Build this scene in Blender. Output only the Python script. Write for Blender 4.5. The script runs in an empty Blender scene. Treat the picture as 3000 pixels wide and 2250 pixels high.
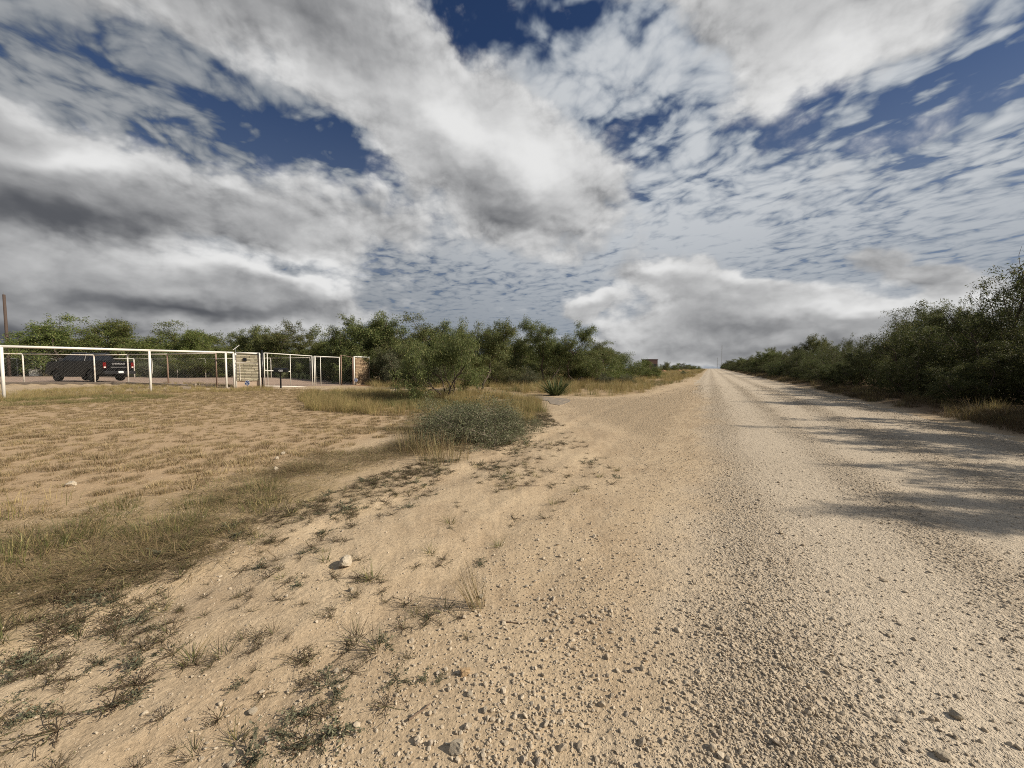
import bpy, bmesh, math, random
import numpy as np
from mathutils import Vector, Matrix

R = math.radians
rng = np.random.default_rng(7)
random.seed(7)
scn = bpy.context.scene
C = scn.collection

# ------------------------------------------------------------------ camera
CAM_H = 1.5
FPX = 1127.0            # focal length in pixels of the 3000 x 2250 photograph
PITCH = math.atan(52 / FPX)
cam_d = bpy.data.cameras.new('camera')
cam_d.sensor_width = 36.0
cam_d.lens = FPX / 3000 * 36.0
cam_d.clip_start = 0.05
cam_d.clip_end = 12000
cam = bpy.data.objects.new('camera', cam_d)
C.objects.link(cam)
cam.location = (0, 0, CAM_H)
cam.rotation_euler = (math.pi / 2 - PITCH, 0, 0)
scn.camera = cam

# ------------------------------------------------------------------ light
SUN_EL = R(32)
SH = Vector((-1.0, 0.20)).normalized()          # direction in which shadows fall
sun_to = Vector((-SH.x * math.cos(SUN_EL), -SH.y * math.cos(SUN_EL), math.sin(SUN_EL)))
sd = bpy.data.lights.new('sun', 'SUN')
sd.energy = 5.0
sd.angle = R(0.53)
sd.color = (1.0, 0.90, 0.75)
sun = bpy.data.objects.new('sun', sd)
C.objects.link(sun)
sun.location = (30, -10, 40)
sun.rotation_euler = (-sun_to).to_track_quat('-Z', 'Y').to_euler()

scn.view_settings.view_transform = 'Standard'
scn.view_settings.look = 'None'
scn.view_settings.gamma = 1.0
scn.view_settings.exposure = 0.30
scn.view_settings.use_curve_mapping = False
scn.cycles.use_denoising = False
scn.cycles.filter_width = 1.0
scn.cycles.max_bounces = 5
scn.cycles.transparent_max_bounces = 8


# ------------------------------------------------------------------ node helpers
class S:
    """a node socket with arithmetic"""
    def __init__(s, g, sock):
        s.g, s.sock = g, sock

    def _b(s, o, op, rev=False):
        return s.g.math(op, o, s) if rev else s.g.math(op, s, o)
    def __add__(s, o): return s._b(o, 'ADD')
    def __radd__(s, o): return s._b(o, 'ADD', True)
    def __sub__(s, o): return s._b(o, 'SUBTRACT')
    def __rsub__(s, o): return s._b(o, 'SUBTRACT', True)
    def __mul__(s, o): return s._b(o, 'MULTIPLY')
    def __rmul__(s, o): return s._b(o, 'MULTIPLY', True)
    def __truediv__(s, o): return s._b(o, 'DIVIDE')


class G:
    def __init__(g, tree):
        g.t = tree
        g.ndim = '3D'

    def node(g, kind, **kw):
        n = g.t.nodes.new(kind)
        for k, v in kw.items():
            setattr(n, k, v)
        return n

    def put(g, n, i, v):
        if isinstance(v, S):
            g.t.links.new(v.sock, n.inputs[i])
        elif v is not None:
            n.inputs[i].default_value = v

    def math(g, op, a, b=None, c=None, clamp=False):
        n = g.node('ShaderNodeMath', operation=op, use_clamp=clamp)
        for i, v in enumerate((a, b, c)):
            g.put(n, i, v)
        return S(g, n.outputs[0])

    def vmath(g, op, a, b=None, out=0, scale=None):
        n = g.node('ShaderNodeVectorMath', operation=op)
        g.put(n, 0, a)
        if b is not None:
            g.put(n, 1, b)
        if scale is not None:
            g.put(n, 3, scale)
        return S(g, n.outputs[out])

    def xyz(g, x=0.0, y=0.0, z=0.0):
        n = g.node('ShaderNodeCombineXYZ')
        for i, v in enumerate((x, y, z)):
            g.put(n, i, v)
        return S(g, n.outputs[0])

    def sep(g, v):
        n = g.node('ShaderNodeSeparateXYZ')
        g.put(n, 0, v)
        return [S(g, o) for o in n.outputs]

    def noise(g, vec, scale, detail=4.0, rough=0.5, dist=0.0, color=False, lac=2.0):
        n = g.node('ShaderNodeTexNoise', noise_dimensions=g.ndim)
        g.put(n, 'Vector', vec)
        g.put(n, 'Scale', scale)
        g.put(n, 'Detail', detail)
        g.put(n, 'Roughness', rough)
        g.put(n, 'Lacunarity', lac)
        g.put(n, 'Distortion', dist)
        return S(g, n.outputs[1 if color else 0])

    def voro(g, vec, scale, feature='F1', out=0, rand=1.0):
        n = g.node('ShaderNodeTexVoronoi', feature=feature)
        g.put(n, 'Vector', vec)
        g.put(n, 'Scale', scale)
        g.put(n, 'Randomness', rand)
        return S(g, n.outputs[out])

    def ramp(g, v, a, b, lo=0.0, hi=1.0, smooth=True):
        n = g.node('ShaderNodeMapRange', interpolation_type='SMOOTHSTEP' if smooth else 'LINEAR', clamp=True)
        for i, x in enumerate((v, a, b, lo, hi)):
            g.put(n, i, x)
        return S(g, n.outputs[0])

    def mix(g, f, a, b, blend='MIX'):
        n = g.node('ShaderNodeMix', data_type='RGBA', blend_type=blend, clamp_factor=True)
        g.put(n, 0, f)
        for i, v in ((6, a), (7, b)):
            if isinstance(v, S):
                g.put(n, i, v)
            else:
                n.inputs[i].default_value = (*v, 1.0)
        return S(g, n.outputs[2])

    def attr(g, name, out=2):
        n = g.node('ShaderNodeAttribute', attribute_name=name)
        return S(g, n.outputs[out])

    def coord(g, which='Object'):
        n = g.node('ShaderNodeTexCoord')
        return S(g, n.outputs[which])


def cam_ray(px, py):
    a = PITCH
    v = Vector((px - 1500, 0, 0)) + Vector((0, math.cos(a), -math.sin(a))) * FPX + Vector((0, math.sin(a), math.cos(a))) * (1125 - py)
    return v.normalized()


def gp(px, py, z=0.0):
    """point of the plane at height z that the pixel shows"""
    v = cam_ray(px, py)
    t = (z - CAM_H) / v.z
    return Vector((v.x * t, v.y * t, z))


def at(px, py, depth):
    v = cam_ray(px, py)
    return Vector((v.x, v.y, v.z)) * (depth / v.y) + Vector((0, 0, CAM_H))


# ------------------------------------------------------------------ world: blue sky with two layers of cloud
world = bpy.data.worlds.new('World')
scn.world = world
world.use_nodes = True
wt = world.node_tree
wt.nodes.clear()
w = G(wt)
w.ndim = '2D'
sky = w.node('ShaderNodeTexSky', sky_type='NISHITA')
sky.sun_disc = False
sky.sun_elevation = SUN_EL
sky.sun_rotation = math.atan2(sun_to.x, sun_to.y)
sky.air_density = 1.0
sky.dust_density = 0.4
sky.ozone_density = 2.0
SKY_STRENGTH = 0.055


def azel(px, py):
    v = cam_ray(px, py)
    return np.array([math.atan2(v.x, v.y), math.asin(v.z)])


def blob_field(vec, blobs, power=None):
    """sum of soft ellipses given by their centre, radii and slope in the sky"""
    tot = None
    for (cx, cy, rx, ry, rot, amp) in blobs:
        c0 = azel(cx, cy)
        J = np.stack([(azel(cx + 20, cy) - c0) / 20, (azel(cx, cy + 20) - c0) / 20], 1)
        c, s_ = math.cos(R(rot)), math.sin(R(rot))
        M = np.diag([1 / rx, 1 / ry]) @ np.array([[c, s_], [-s_, c]]) @ np.linalg.inv(J)
        dv = w.vmath('SUBTRACT', vec, (c0[0], c0[1], 0.0))
        q1 = w.vmath('DOT_PRODUCT', dv, (M[0, 0], M[0, 1], 0.0), out=1)
        q2 = w.vmath('DOT_PRODUCT', dv, (M[1, 0], M[1, 1], 0.0), out=1)
        gr = w.node('ShaderNodeTexGradient', gradient_type='QUADRATIC_SPHERE')
        w.put(gr, 0, w.xyz(q1, q2, 0.0))
        v = S(w, gr.outputs[1]) * amp
        tot = v if tot is None else tot + v
    return tot


dirv = w.coord('Generated')
dx, dy, dz = w.sep(dirv)
az = w.math('ARCTAN2', dx, dy)
el = w.math('ARCSINE', w.math('MAXIMUM', w.math('MINIMUM', dz, 0.9999), -0.9999))
zc = w.math('MAXIMUM', dz, 0.0) + 0.07
P = w.xyz(dx / zc, dy / zc, 0.0)

# heavy low clouds: centre x, y, radius x, radius y, slope, weight (where they stand in the sky)
LOW = [
    (560, -130, 1250, 360, 12, 1.1), (900, 100, 620, 280, 30, 0.8), (1270, 340, 720, 320, 36, 1.25), (1540, 540, 520, 340, 30, 1.3),
    (-80, 380, 640, 250, 20, 1.1), (330, 590, 900, 220, 13, 1.35), (-250, 620, 800, 250, 0, 1.2), (820, 660, 500, 150, 22, 0.7),
    (480, 860, 860, 190, 9, 1.45), (880, 880, 480, 115, 14, 1.0), (-100, 880, 800, 220, 0, 1.3), (1080, 640, 500, 160, 14, 0.5),
    (120, 1010, 1100, 110, 0, 0.9), (860, 1020, 560, 75, 0, 0.7),
    (2400, 90, 680, 360, -16, 1.1), (2150, -40, 700, 250, -5, 0.6), 
    (1960, 815, 300, 120, 0, 1.25), (2190, 865, 420, 125, 6, 1.05), (1730, 890, 150, 62, 0, 1.1),
    (2640, 770, 480, 100, 4, 0.75), (2500, 950, 760, 95, -6, 1.05), (2150, 990, 900, 95, 0, 1.1),
    (2850, 900, 560, 150, -8, 1.1), (2080, 920, 480, 110, 0, 0.9), (2000, 1045, 1100, 60, 0, 0.8),
    (-1500, 500, 1700, 650, 0, 1.0), (3600, 700, 600, 330, 0, 1.0),
]
OPEN = [      # blue gaps in the high layer
    (1240, 110, 470, 360, 20, 1.15), (800, 380, 700, 150, 30, 0.62), (450, 470, 520, 140, 14, 0.55),
    (330, 190, 660, 150, 20, 0.55), (1300, 440, 300, 150, 0, 0.7), (940, 470, 480, 130, 12, 0.6),
    (1840, 390, 190, 300, 10, 0.75), (2330, 330, 340, 230, -12, 0.95), (2640, 390, 560, 190, -24, 0.9),
    (2920, 180, 360, 440, 0, 1.0), (2080, 60, 200, 200, 0, 0.4), (1650, 30, 560, 210, 0, 1.05), (460, 700, 260, 120, 0, 0.9),
    (1150, 790, 220, 90, 0, 0.4), (2850, 640, 380, 90, -8, 0.35),
]

base_v = w.xyz(az, el, 0.0)
base_s = w.vmath('MULTIPLY', base_v, (1.0, 1.6, 1.0))
warp = w.noise(base_s, 4.5, 4.0, 0.55, color=True)
warp = w.vmath('SCALE', w.vmath('SUBTRACT', warp, (0.5, 0.5, 0.5)), scale=0.20)

# high broken layer, seen in perspective on its own level
Pr = w.node('ShaderNodeVectorRotate', rotation_type='Z_AXIS')
w.put(Pr, 'Vector', P)
Pr.inputs['Angle'].default_value = R(-35)
Ps = w.vmath('MULTIPLY', S(w, Pr.outputs[0]), (1.0, 0.85, 1.0))


def puffs(vec, scale, detail, rough=0.5):
    vn = w.node('ShaderNodeTexVoronoi', feature='F1', voronoi_dimensions='2D', normalize=True)
    w.put(vn, 'Vector', vec)
    vn.inputs['Scale'].default_value = scale
    vn.inputs['Detail'].default_value = detail
    vn.inputs['Roughness'].default_value = rough
    return 1.0 - S(w, vn.outputs[0])


hn1 = w.noise(Ps, 1.0, 2.0, 0.5, 0.3)
Pw = w.vmath('ADD', Ps, w.vmath('SCALE', w.vmath('SUBTRACT', w.noise(Ps, 2.6, 2.0, 0.45, color=True), (0.5, 0.5, 0.5)), scale=0.18))
cell = puffs(Pw, 7.5, 2.0, 0.6)
hn3 = w.noise(w.vmath('ADD', Pw, (7.1, 2.2, 0.0)), 9.0, 4.0, 0.55, 0.0)
gap = blob_field(w.vmath('ADD', base_v, warp), OPEN)
cover = (hn1 - 0.5) * 0.65 + (cell - 0.55) * 1.1 + (hn3 - 0.5) * 0.8 - gap * 0.62 + 0.24
cover = cover + w.ramp(el, R(5), R(30), 0.12, 0.0) - w.ramp(el, R(34), R(70), 0.0, 0.32)
a_high = w.ramp(cover, -0.06, 0.32, 0.0, 0.97)
a_high = w.math('MAXIMUM', a_high, w.ramp(el, R(10), R(36), 0.60, 0.0))
c_high = w.mix(w.ramp(cover, 0.05, 0.62), (0.170, 0.208, 0.265), (0.48, 0.50, 0.52))
c_high = w.mix(w.ramp(el, R(2), R(24), 0.78, 0.0), c_high, (0.19, 0.22, 0.26))
side = w.ramp(az, R(-52), R(18), 0.0, 1.0)
c_high = w.vmath('SCALE', c_high, scale=side * 0.42 + 0.58)

# the low layer: big billows, bright where they face the sun, grey underneath
TONE = [
    (1340, 350, 360, 150, 38, 0.72), (1580, 470, 280, 160, 40, 0.55), (1000, 230, 420, 160, 20, 0.20), (250, 470, 460, 80, 8, 0.60), (720, 560, 300, 60, 12, 0.25),
    (740, 770, 460, 70, 8, 0.80), (950, 830, 230, 75, 28, 0.80), (1960, 780, 190, 55, 4, 0.50), (2240, 800, 240, 50, 0, 0.35),
    (2500, 905, 520, 40, -6, 0.40), (2450, 170, 520, 260, -16, 0.35), (2900, 860, 300, 40, -8, 0.40), (1730, 870, 110, 36, 0, 0.40),
    (200, 650, 900, 110, 5, -0.46), (560, 900, 800, 60, 3, -0.40), (-100, 960, 900, 70, 0, -0.40), (1500, 640, 420, 110, 24, -0.28),
    (150, 1030, 1100, 70, 0, -0.35), (2150, 955, 500, 55, 2, -0.22), (2400, 1020, 1000, 60, 0, -0.25), (300, 120, 1000, 260, 10, -0.34), (900, 60, 500, 200, 20, -0.15), (2640, 810, 420, 50, 4, -0.30),
]


def billow(off_a, off_e, d1_, d2_):
    v = w.vmath('ADD', base_s, (3.7 + off_a, 1.3 + off_e * 1.6, 0.2))
    v = w.vmath('ADD', v, w.vmath('SCALE', warp, scale=0.25))
    return w.noise(v, 4.5, d1_, 0.50, 0.0) * 0.62 + puffs(v, 10.0, d2_, 0.55) * 0.42


f0 = billow(0, 0, 7.0, 4.0)
f1 = billow(0.030, 0.045, 4.0, 1.0)
f2 = billow(0.008, 0.014, 7.0, 4.0)
half_warp = w.vmath('SCALE', warp, scale=0.6)
b0 = blob_field(w.vmath('ADD', base_v, half_warp), LOW)
tone = blob_field(w.vmath('ADD', base_v, w.vmath('SCALE', warp, scale=0.5)), TONE)
d0 = b0 + (f0 - 0.52) * 1.20 - 0.06
a_low = w.ramp(d0, 0.10, 0.37)
fine = w.ramp(d0, 0.25, 0.95, 1.1, 0.50)
lit = ((f0 - f1) * 1.0 + (f0 - f2) * 1.5) * fine + tone * 1.6 + side * 0.12 + w.ramp(d0, 0.2, 1.2, 0.32, 0.14)
lit = w.ramp(lit, -0.45, 1.05)
c_low = w.mix(lit, (0.080, 0.084, 0.094), (0.64, 0.64, 0.635))
c_low = w.mix(w.ramp(d0, 0.10, 0.42, 0.30, 0.0), c_low, (0.26, 0.29, 0.33))

skyc = w.vmath('SCALE', S(w, sky.outputs[0]), scale=SKY_STRENGTH)
skyc = w.vmath('MULTIPLY', skyc, (0.38, 0.49, 0.70))
col = w.mix(a_high, skyc, c_high)
bg = w.node('ShaderNodeBackground')
w.put(bg, 0, w.vmath('SCALE', col, scale=1.0 / SKY_STRENGTH))
bg.inputs[1].default_value = SKY_STRENGTH
bg2 = w.node('ShaderNodeBackground')
w.put(bg2, 0, w.vmath('SCALE', c_low, scale=1.0 / SKY_STRENGTH))
bg2.inputs[1].default_value = SKY_STRENGTH
wmix = w.node('ShaderNodeMixShader')
w.put(wmix, 0, a_low)
wt.links.new(bg.outputs[0], wmix.inputs[1])
wt.links.new(bg2.outputs[0], wmix.inputs[2])
wo = w.node('ShaderNodeOutputWorld')
wt.links.new(wmix.outputs[0], wo.inputs[0])
try:
    world.cycles.sampling_method = 'MANUAL'
    world.cycles.sample_map_resolution = 512
except Exception:
    pass


# ------------------------------------------------------------------ numpy noise
def _hash(ix, iy, seed):
    h = (ix.astype(np.int64) * 374761393 + iy.astype(np.int64) * 668265263 + seed * 1442695041) & 0xFFFFFFFF
    h = ((h ^ (h >> 13)) * 1274126177) & 0xFFFFFFFF
    return ((h ^ (h >> 16)) & 0xFFFF) / 65535.0


def vnoise(x, y, seed=0):
    ix, iy = np.floor(x), np.floor(y)
    fx, fy = x - ix, y - iy
    fx = fx * fx * (3 - 2 * fx)
    fy = fy * fy * (3 - 2 * fy)
    a, b = _hash(ix, iy, seed), _hash(ix + 1, iy, seed)
    c, d = _hash(ix, iy + 1, seed), _hash(ix + 1, iy + 1, seed)
    return (a * (1 - fx) + b * fx) * (1 - fy) + (c * (1 - fx) + d * fx) * fy


def fbm(x, y, oct=4, seed=0):
    s, a, t = 0.0, 0.5, 0.0
    for i in range(oct):
        s = s + a * vnoise(x * 2 ** i + 17.3 * i, y * 2 ** i - 9.1 * i, seed + i)
        t += a
        a *= 0.5
    return s / t - 0.5


def sstep(x, a, b):
    t = np.clip((x - a) / (b - a), 0, 1)
    return t * t * (3 - 2 * t)


def poly_sd(x, y, poly):
    """signed distance to a polygon, positive inside"""
    x, y = np.asarray(x, float), np.asarray(y, float)
    d = np.full(x.shape, 1e9)
    ins = np.zeros(x.shape, bool)
    n = len(poly)
    for i in range(n):
        ax, ay = poly[i][0], poly[i][1]
        bx, by = poly[(i + 1) % n][0], poly[(i + 1) % n][1]
        ex, ey = bx - ax, by - ay
        t = np.clip(((x - ax) * ex + (y - ay) * ey) / (ex * ex + ey * ey + 1e-12), 0, 1)
        d = np.minimum(d, np.hypot(x - ax - t * ex, y - ay - t * ey))
        cond = (ay > y) != (by > y)
        xi = ex * (y - ay) / (ey if abs(ey) > 1e-12 else 1e-12) + ax
        ins ^= cond & (x < xi)
    return np.where(ins, d, -d)


# ------------------------------------------------------------------ lie of the land
RT = np.array([0.515, 1.0]); RT /= np.hypot(*RT)          # along the road
RN = np.array([RT[1], -RT[0]])                             # to its right
U0, U1 = -1.15, 5.65                                        # road edges


def su(x, y):
    return x * RT[0] + y * RT[1], x * RN[0] + y * RN[1]


def px_poly(pts):
    return [tuple(gp(a, b)[:2]) for a, b in pts]


KERB = [(-75.0, 28.4), (-28.3, 28.3), (-23.6, 26.5), (-19.3, 26.2)]
YARD = KERB + [(-17.5, 27.0), (-15.9, 30.0), (-14.3, 33.4), (-12.6, 36.0), (-14.0, 41.0), (-36.0, 41.5), (-45.0, 47.5), (-75.0, 49.0)]
FIELD = px_poly([(-1500, 1180), (0, 1160), (440, 1146), (690, 1140), (900, 1140), (1180, 1150), (1240, 1200), (1150, 1290), (900, 1370), (560, 1440), (300, 1500), (0, 1560), (-1500, 1700)])
MATTED = px_poly([(-1500, 1680), (0, 1545), (300, 1490), (560, 1430), (900, 1360), (1150, 1280), (1240, 1195), (1560, 1178), (1590, 1205), (1420, 1290), (1310, 1335), (1080, 1400), (960, 1450), (760, 1520), (560, 1600), (400, 1650), (200, 1720), (0, 1800), (-1500, 2150)])
FARGRASS = px_poly([(1100, 1136), (1350, 1140), (1560, 1155), (1740, 1164), (1860, 1155), (1985, 1118), (2046, 1085), (1800, 1081), (1300, 1090), (1050, 1118)])
DRIVE = px_poly([(2060, 1120), (1985, 1135), (1900, 1160), (1740, 1166), (1560, 1159), (1350, 1147), (1100, 1141), (1000, 1136), (880, 1133), (770, 1138), (900, 1141), (1180, 1151), (1500, 1176), (1600, 1190), (1650, 1225), (1740, 1270), (1830, 1330), (1900, 1420), (2100, 1420)])


def hgt(x, y):
    x, y = np.asarray(x, float), np.asarray(y, float)
    s, u = su(x, y)
    r = np.hypot(x, y)
    near = 1 - sstep(r, 60, 160)
    z = 0.10 * fbm(x / 7.0, y / 7.0, 3, 3) + 0.035 * fbm(x / 1.1, y / 1.1, 3, 11) * near + 0.012 * fbm(x / 0.22, y / 0.22, 2, 21) * (1 - sstep(r, 8, 20))
    shoulder = np.exp(-(s / 14.0) ** 2)
    bend = 0.35 * np.sin(s * 0.35) + 0.05 * s
    for c_, w_, d_ in ((-1.75, 0.13, 0.020), (-2.10, 0.08, -0.012), (-3.15, 0.16, 0.024), (-3.45, 0.09, -0.014)):
        z = z - shoulder * d_ * np.exp(-((u - c_ - 0.25 * bend) / w_) ** 2)
    onroad = sstep(u, U0 - 1.2, U0 + 0.3) * (1 - sstep(u, U1 - 0.3, U1 + 0.4))
    z = z * (1 - 0.72 * onroad)
    z = z + 0.16 * sstep(u, U1 + 0.1, U1 + 1.3) + 0.06 * fbm(x / 1.7, y / 1.7, 2, 31) * sstep(u, U1, U1 + 1.0)
    yard = poly_sd(x, y, YARD)
    rise = 0.30 * sstep(-x, 17.5, 25)
    z = z * (1 - sstep(yard, -1.5, 0.3)) + (rise - 0.02) * sstep(yard, -0.15, 0.15) + 0.4 * rise * sstep(yard, -5.0, -0.15) * (1 - sstep(yard, -0.15, 0.15))
    z = z - 0.17 * np.exp(-((x + 12.5) ** 2 + (y - 35.5) ** 2) / 40.0)
    z = z - 0.010 * np.clip(r - 285, 0, None) - 0.05 * sstep(r, 200, 290)
    return z


def hz(x, y):
    return float(hgt(np.array([x]), np.array([y]))[0])


# ------------------------------------------------------------------ mesh helpers
def mesh_np(name, V, faces4=None, faces3=None, smooth=False):
    V = np.asarray(V, np.float32)
    me = bpy.data.meshes.new(name)
    f4 = np.zeros((0, 4), np.int32) if faces4 is None else np.asarray(faces4, np.int32)
    f3 = np.zeros((0, 3), np.int32) if faces3 is None else np.asarray(faces3, np.int32)
    me.vertices.add(len(V))
    me.vertices.foreach_set('co', V.ravel())
    idx = np.concatenate([f4.ravel(), f3.ravel()])
    me.loops.add(len(idx))
    me.loops.foreach_set('vertex_index', idx)
    me.polygons.add(len(f4) + len(f3))
    st = np.concatenate([np.arange(len(f4)) * 4, len(f4) * 4 + np.arange(len(f3)) * 3]).astype(np.int32)
    me.polygons.foreach_set('loop_start', st)
    me.update(calc_edges=True)
    me.polygons.foreach_set('use_smooth', np.full(len(st), smooth))
    me.validate()
    return me


def link(name, data, mat=None, parent=None, loc=None):
    o = bpy.data.objects.new(name, data)
    C.objects.link(o)
    if mat is not None and data is not None and not data.materials:
        data.materials.append(mat)
    if parent is not None:
        o.parent = parent
    if loc is not None:
        o.location = loc
    return o


def tag(o, label=None, cat=None, group=None, kind=None):
    if label: o['label'] = label
    if cat: o['category'] = cat
    if group: o['group'] = group
    if kind: o['kind'] = kind
    return o


def thing(name, label, cat, loc=(0, 0, 0), rz=0.0, group=None):
    o = bpy.data.objects.new(name, None)
    C.objects.link(o)
    o.empty_display_size = 0.2
    o.location = loc
    o.rotation_euler = (0, 0, rz)
    return tag(o, label, cat, group)


def copy_tree(o, parent=None):
    c = o.copy()
    C.objects.link(c)
    if parent is not None:
        c.parent = parent
    for ch in o.children:
        copy_tree(ch, c)
    return c


class MB:
    def __init__(s):
        s.v, s.f = [], []

    def add(s, V, F):
        b = len(s.v)
        s.v += [tuple(p) for p in V]
        s.f += [tuple(i + b for i in f) for f in F]
        return s

    def box(s, c, d, rz=0.0, rx=0.0, ry=0.0):
        m = Matrix.Rotation(rz, 3, 'Z') @ Matrix.Rotation(ry, 3, 'Y') @ Matrix.Rotation(rx, 3, 'X')
        V = []
        for i in (-1, 1):
            for j in (-1, 1):
                for k in (-1, 1):
                    V.append(Vector(c) + m @ Vector((i * d[0] / 2, j * d[1] / 2, k * d[2] / 2)))
        return s.add(V, [(0, 1, 3, 2), (4, 6, 7, 5), (0, 4, 5, 1), (2, 3, 7, 6), (0, 2, 6, 4), (1, 5, 7, 3)])

    def tube(s, p0, p1, r0, r1=None, n=10, caps=True):
        p0, p1 = Vector(p0), Vector(p1)
        r1 = r0 if r1 is None else r1
        d = (p1 - p0).normalized()
        a = d.orthogonal().normalized()
        b = d.cross(a)
        V = []
        for p, r in ((p0, r0), (p1, r1)):
            for i in range(n):
                t = 2 * math.pi * i / n
                V.append(p + (a * math.cos(t) + b * math.sin(t)) * r)
        F = [(i, (i + 1) % n, n + (i + 1) % n, n + i) for i in range(n)]
        if caps:
            F += [tuple(range(n - 1, -1, -1)), tuple(range(n, 2 * n))]
        return s.add(V, F)

    def prism(s, poly, y0, y1, axis='y'):
        """extrude a closed outline given in (x, z) from y0 to y1"""
        n = len(poly)
        V = [(a, y0, b) for a, b in poly] + [(a, y1, b) for a, b in poly]
        F = [(i, (i + 1) % n, n + (i + 1) % n, n + i) for i in range(n)]
        F += [tuple(range(n - 1, -1, -1)), tuple(range(n, 2 * n))]
        return s.add(V, F)

    def build(s, name, mat=None, parent=None, smooth=False, bevel=0.0, loc=None):
        me = bpy.data.meshes.new(name)
        me.from_pydata([tuple(p) for p in s.v], [], s.f)
        bm = bmesh.new()
        bm.from_mesh(me)
        bmesh.ops.recalc_face_normals(bm, faces=bm.faces)
        if bevel:
            bmesh.ops.bevel(bm, geom=[e for e in bm.edges if e.is_manifold and e.calc_face_angle(0) > 0.5], offset=bevel, segments=2, profile=0.7, affect='EDGES')
        bm.to_mesh(me)
        bm.free()
        if smooth:
            for p in me.polygons:
                p.use_smooth = True
        return link(name, me, mat, parent, loc)


# ------------------------------------------------------------------ materials
def new_mat(name):
    m = bpy.data.materials.new(name)
    m.use_nodes = True
    m.node_tree.nodes.clear()
    g = G(m.node_tree)
    out = g.node('ShaderNodeOutputMaterial')
    b = g.node('ShaderNodeBsdfPrincipled')
    m.node_tree.links.new(b.outputs[0], out.inputs[0])
    return m, g, b, out


def bump(g, b, h, strength, dist):
    n = g.node('ShaderNodeBump')
    n.inputs['Strength'].default_value = strength
    n.inputs['Distance'].default_value = dist
    g.put(n, 'Height', h)
    g.t.links.new(n.outputs[0], b.inputs['Normal'])


def simple(name, col, rough=0.6, metal=0.0, var=0.15, scale=8.0, spec=0.5, dirt=None, dirt_scale=3.0, dirt_amt=0.5, bmp=0.0):
    m, g, b, out = new_mat(name)
    co = g.coord()
    n = g.noise(co, scale, 4.0, 0.6)
    c = g.mix(n, tuple(x * (1 - var) for x in col), tuple(min(1, x * (1 + var)) for x in col))
    if dirt:
        dn = g.ramp(g.noise(co, dirt_scale, 6.0, 0.65), 0.62 - 0.25 * dirt_amt, 0.72)
        c = g.mix(dn, c, dirt)
    g.put(b, 'Base Color', c)
    b.inputs['Roughness'].default_value = rough
    b.inputs['Metallic'].default_value = metal
    b.inputs['Specular IOR Level'].default_value = spec
    if bmp:
        bump(g, b, n, bmp, 0.02)
    return m


def leaf_mat(name, c0, c1, c2=None, trans=0.35, amt2=0.12, hue=0.02, val=0.4):
    m, g, b, out = new_mat(name)
    geo = g.node('ShaderNodeNewGeometry')
    rnd = S(g, geo.outputs['Random Per Island'])
    oi = g.node('ShaderNodeObjectInfo')
    orn = S(g, oi.outputs['Random'])
    c = g.mix(rnd, c0, c1)
    if c2:
        c = g.mix(g.ramp(rnd, 1 - amt2, 1 - amt2 + 0.02), c, c2)
    hs = g.node('ShaderNodeHueSaturation')
    g.put(hs, 'Hue', orn * hue + (0.5 - hue / 2))
    g.put(hs, 'Value', orn * val + (1.0 - val / 2))
    g.put(hs, 'Color', c)
    c = S(g, hs.outputs[0])
    g.put(b, 'Base Color', c)
    b.inputs['Roughness'].default_value = 0.62
    b.inputs['Specular IOR Level'].default_value = 0.3
    tr = g.node('ShaderNodeBsdfTranslucent')
    g.put(tr, 0, c)
    mx = g.node('ShaderNodeMixShader')
    mx.inputs[0].default_value = trans
    g.t.links.new(b.outputs[0], mx.inputs[1])
    g.t.links.new(tr.outputs[0], mx.inputs[2])
    g.t.links.new(mx.outputs[0], out.inputs[0])
    return m


def ground_mat():
    m, g, b, out = new_mat('bare_ground')
    co = g.coord()
    fl, mt, vg, rd = g.attr('field'), g.attr('matted'), g.attr('verge'), g.attr('redsoil')
    n1 = g.noise(co, 0.9, 5.0, 0.6)
    n2 = g.noise(co, 7.0, 5.0, 0.65)
    n3 = g.noise(co, 60.0, 3.0, 0.6)
    gr = g.voro(co, 130.0)
    sand = g.mix(g.ramp(n1, 0.3, 0.7), (0.360, 0.270, 0.176), (0.480, 0.376, 0.252))
    sand = g.mix(g.ramp(n2, 0.35, 0.75, 0.0, 0.5), sand, (0.510, 0.408, 0.285))
    soil = g.mix(n2, (0.33, 0.230, 0.140), (0.46, 0.345, 0.220))
    c = g.mix(fl, sand, soil)
    thatch = g.mix(n2, (0.23, 0.170, 0.095), (0.37, 0.28, 0.16))
    c = g.mix(g.math('MULTIPLY', mt, g.ramp(n2 + (n1 - 0.5) * 0.7, 0.30, 0.55, 0.1, 0.95)), c, thatch)
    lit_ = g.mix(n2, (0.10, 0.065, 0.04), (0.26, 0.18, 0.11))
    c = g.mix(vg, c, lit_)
    c = g.mix(rd, c, g.mix(n2, (0.33, 0.15, 0.075), (0.42, 0.22, 0.12)))
    grain = g.ramp(n3, 0.25, 0.75, 0.80, 1.15)
    c = g.mix(1.0, c, g.xyz(grain, grain, grain), 'MULTIPLY')
    dk = g.ramp(g.voro(co, 55.0), 0.02, 0.22, 0.90, 1.0)
    c = g.mix(1.0, c, g.xyz(dk, dk, dk), 'MULTIPLY')
    g.put(b, 'Base Color', c)
    b.inputs['Roughness'].default_value = 0.95
    b.inputs['Specular IOR Level'].default_value = 0.1
    h = n3 * 0.0028 + g.noise(co, 220.0, 2.0, 0.6) * 0.0018 + n2 * 0.022 + n1 * 0.05
    bump(g, b, h, 1.0, 1.0)
    return m


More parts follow.
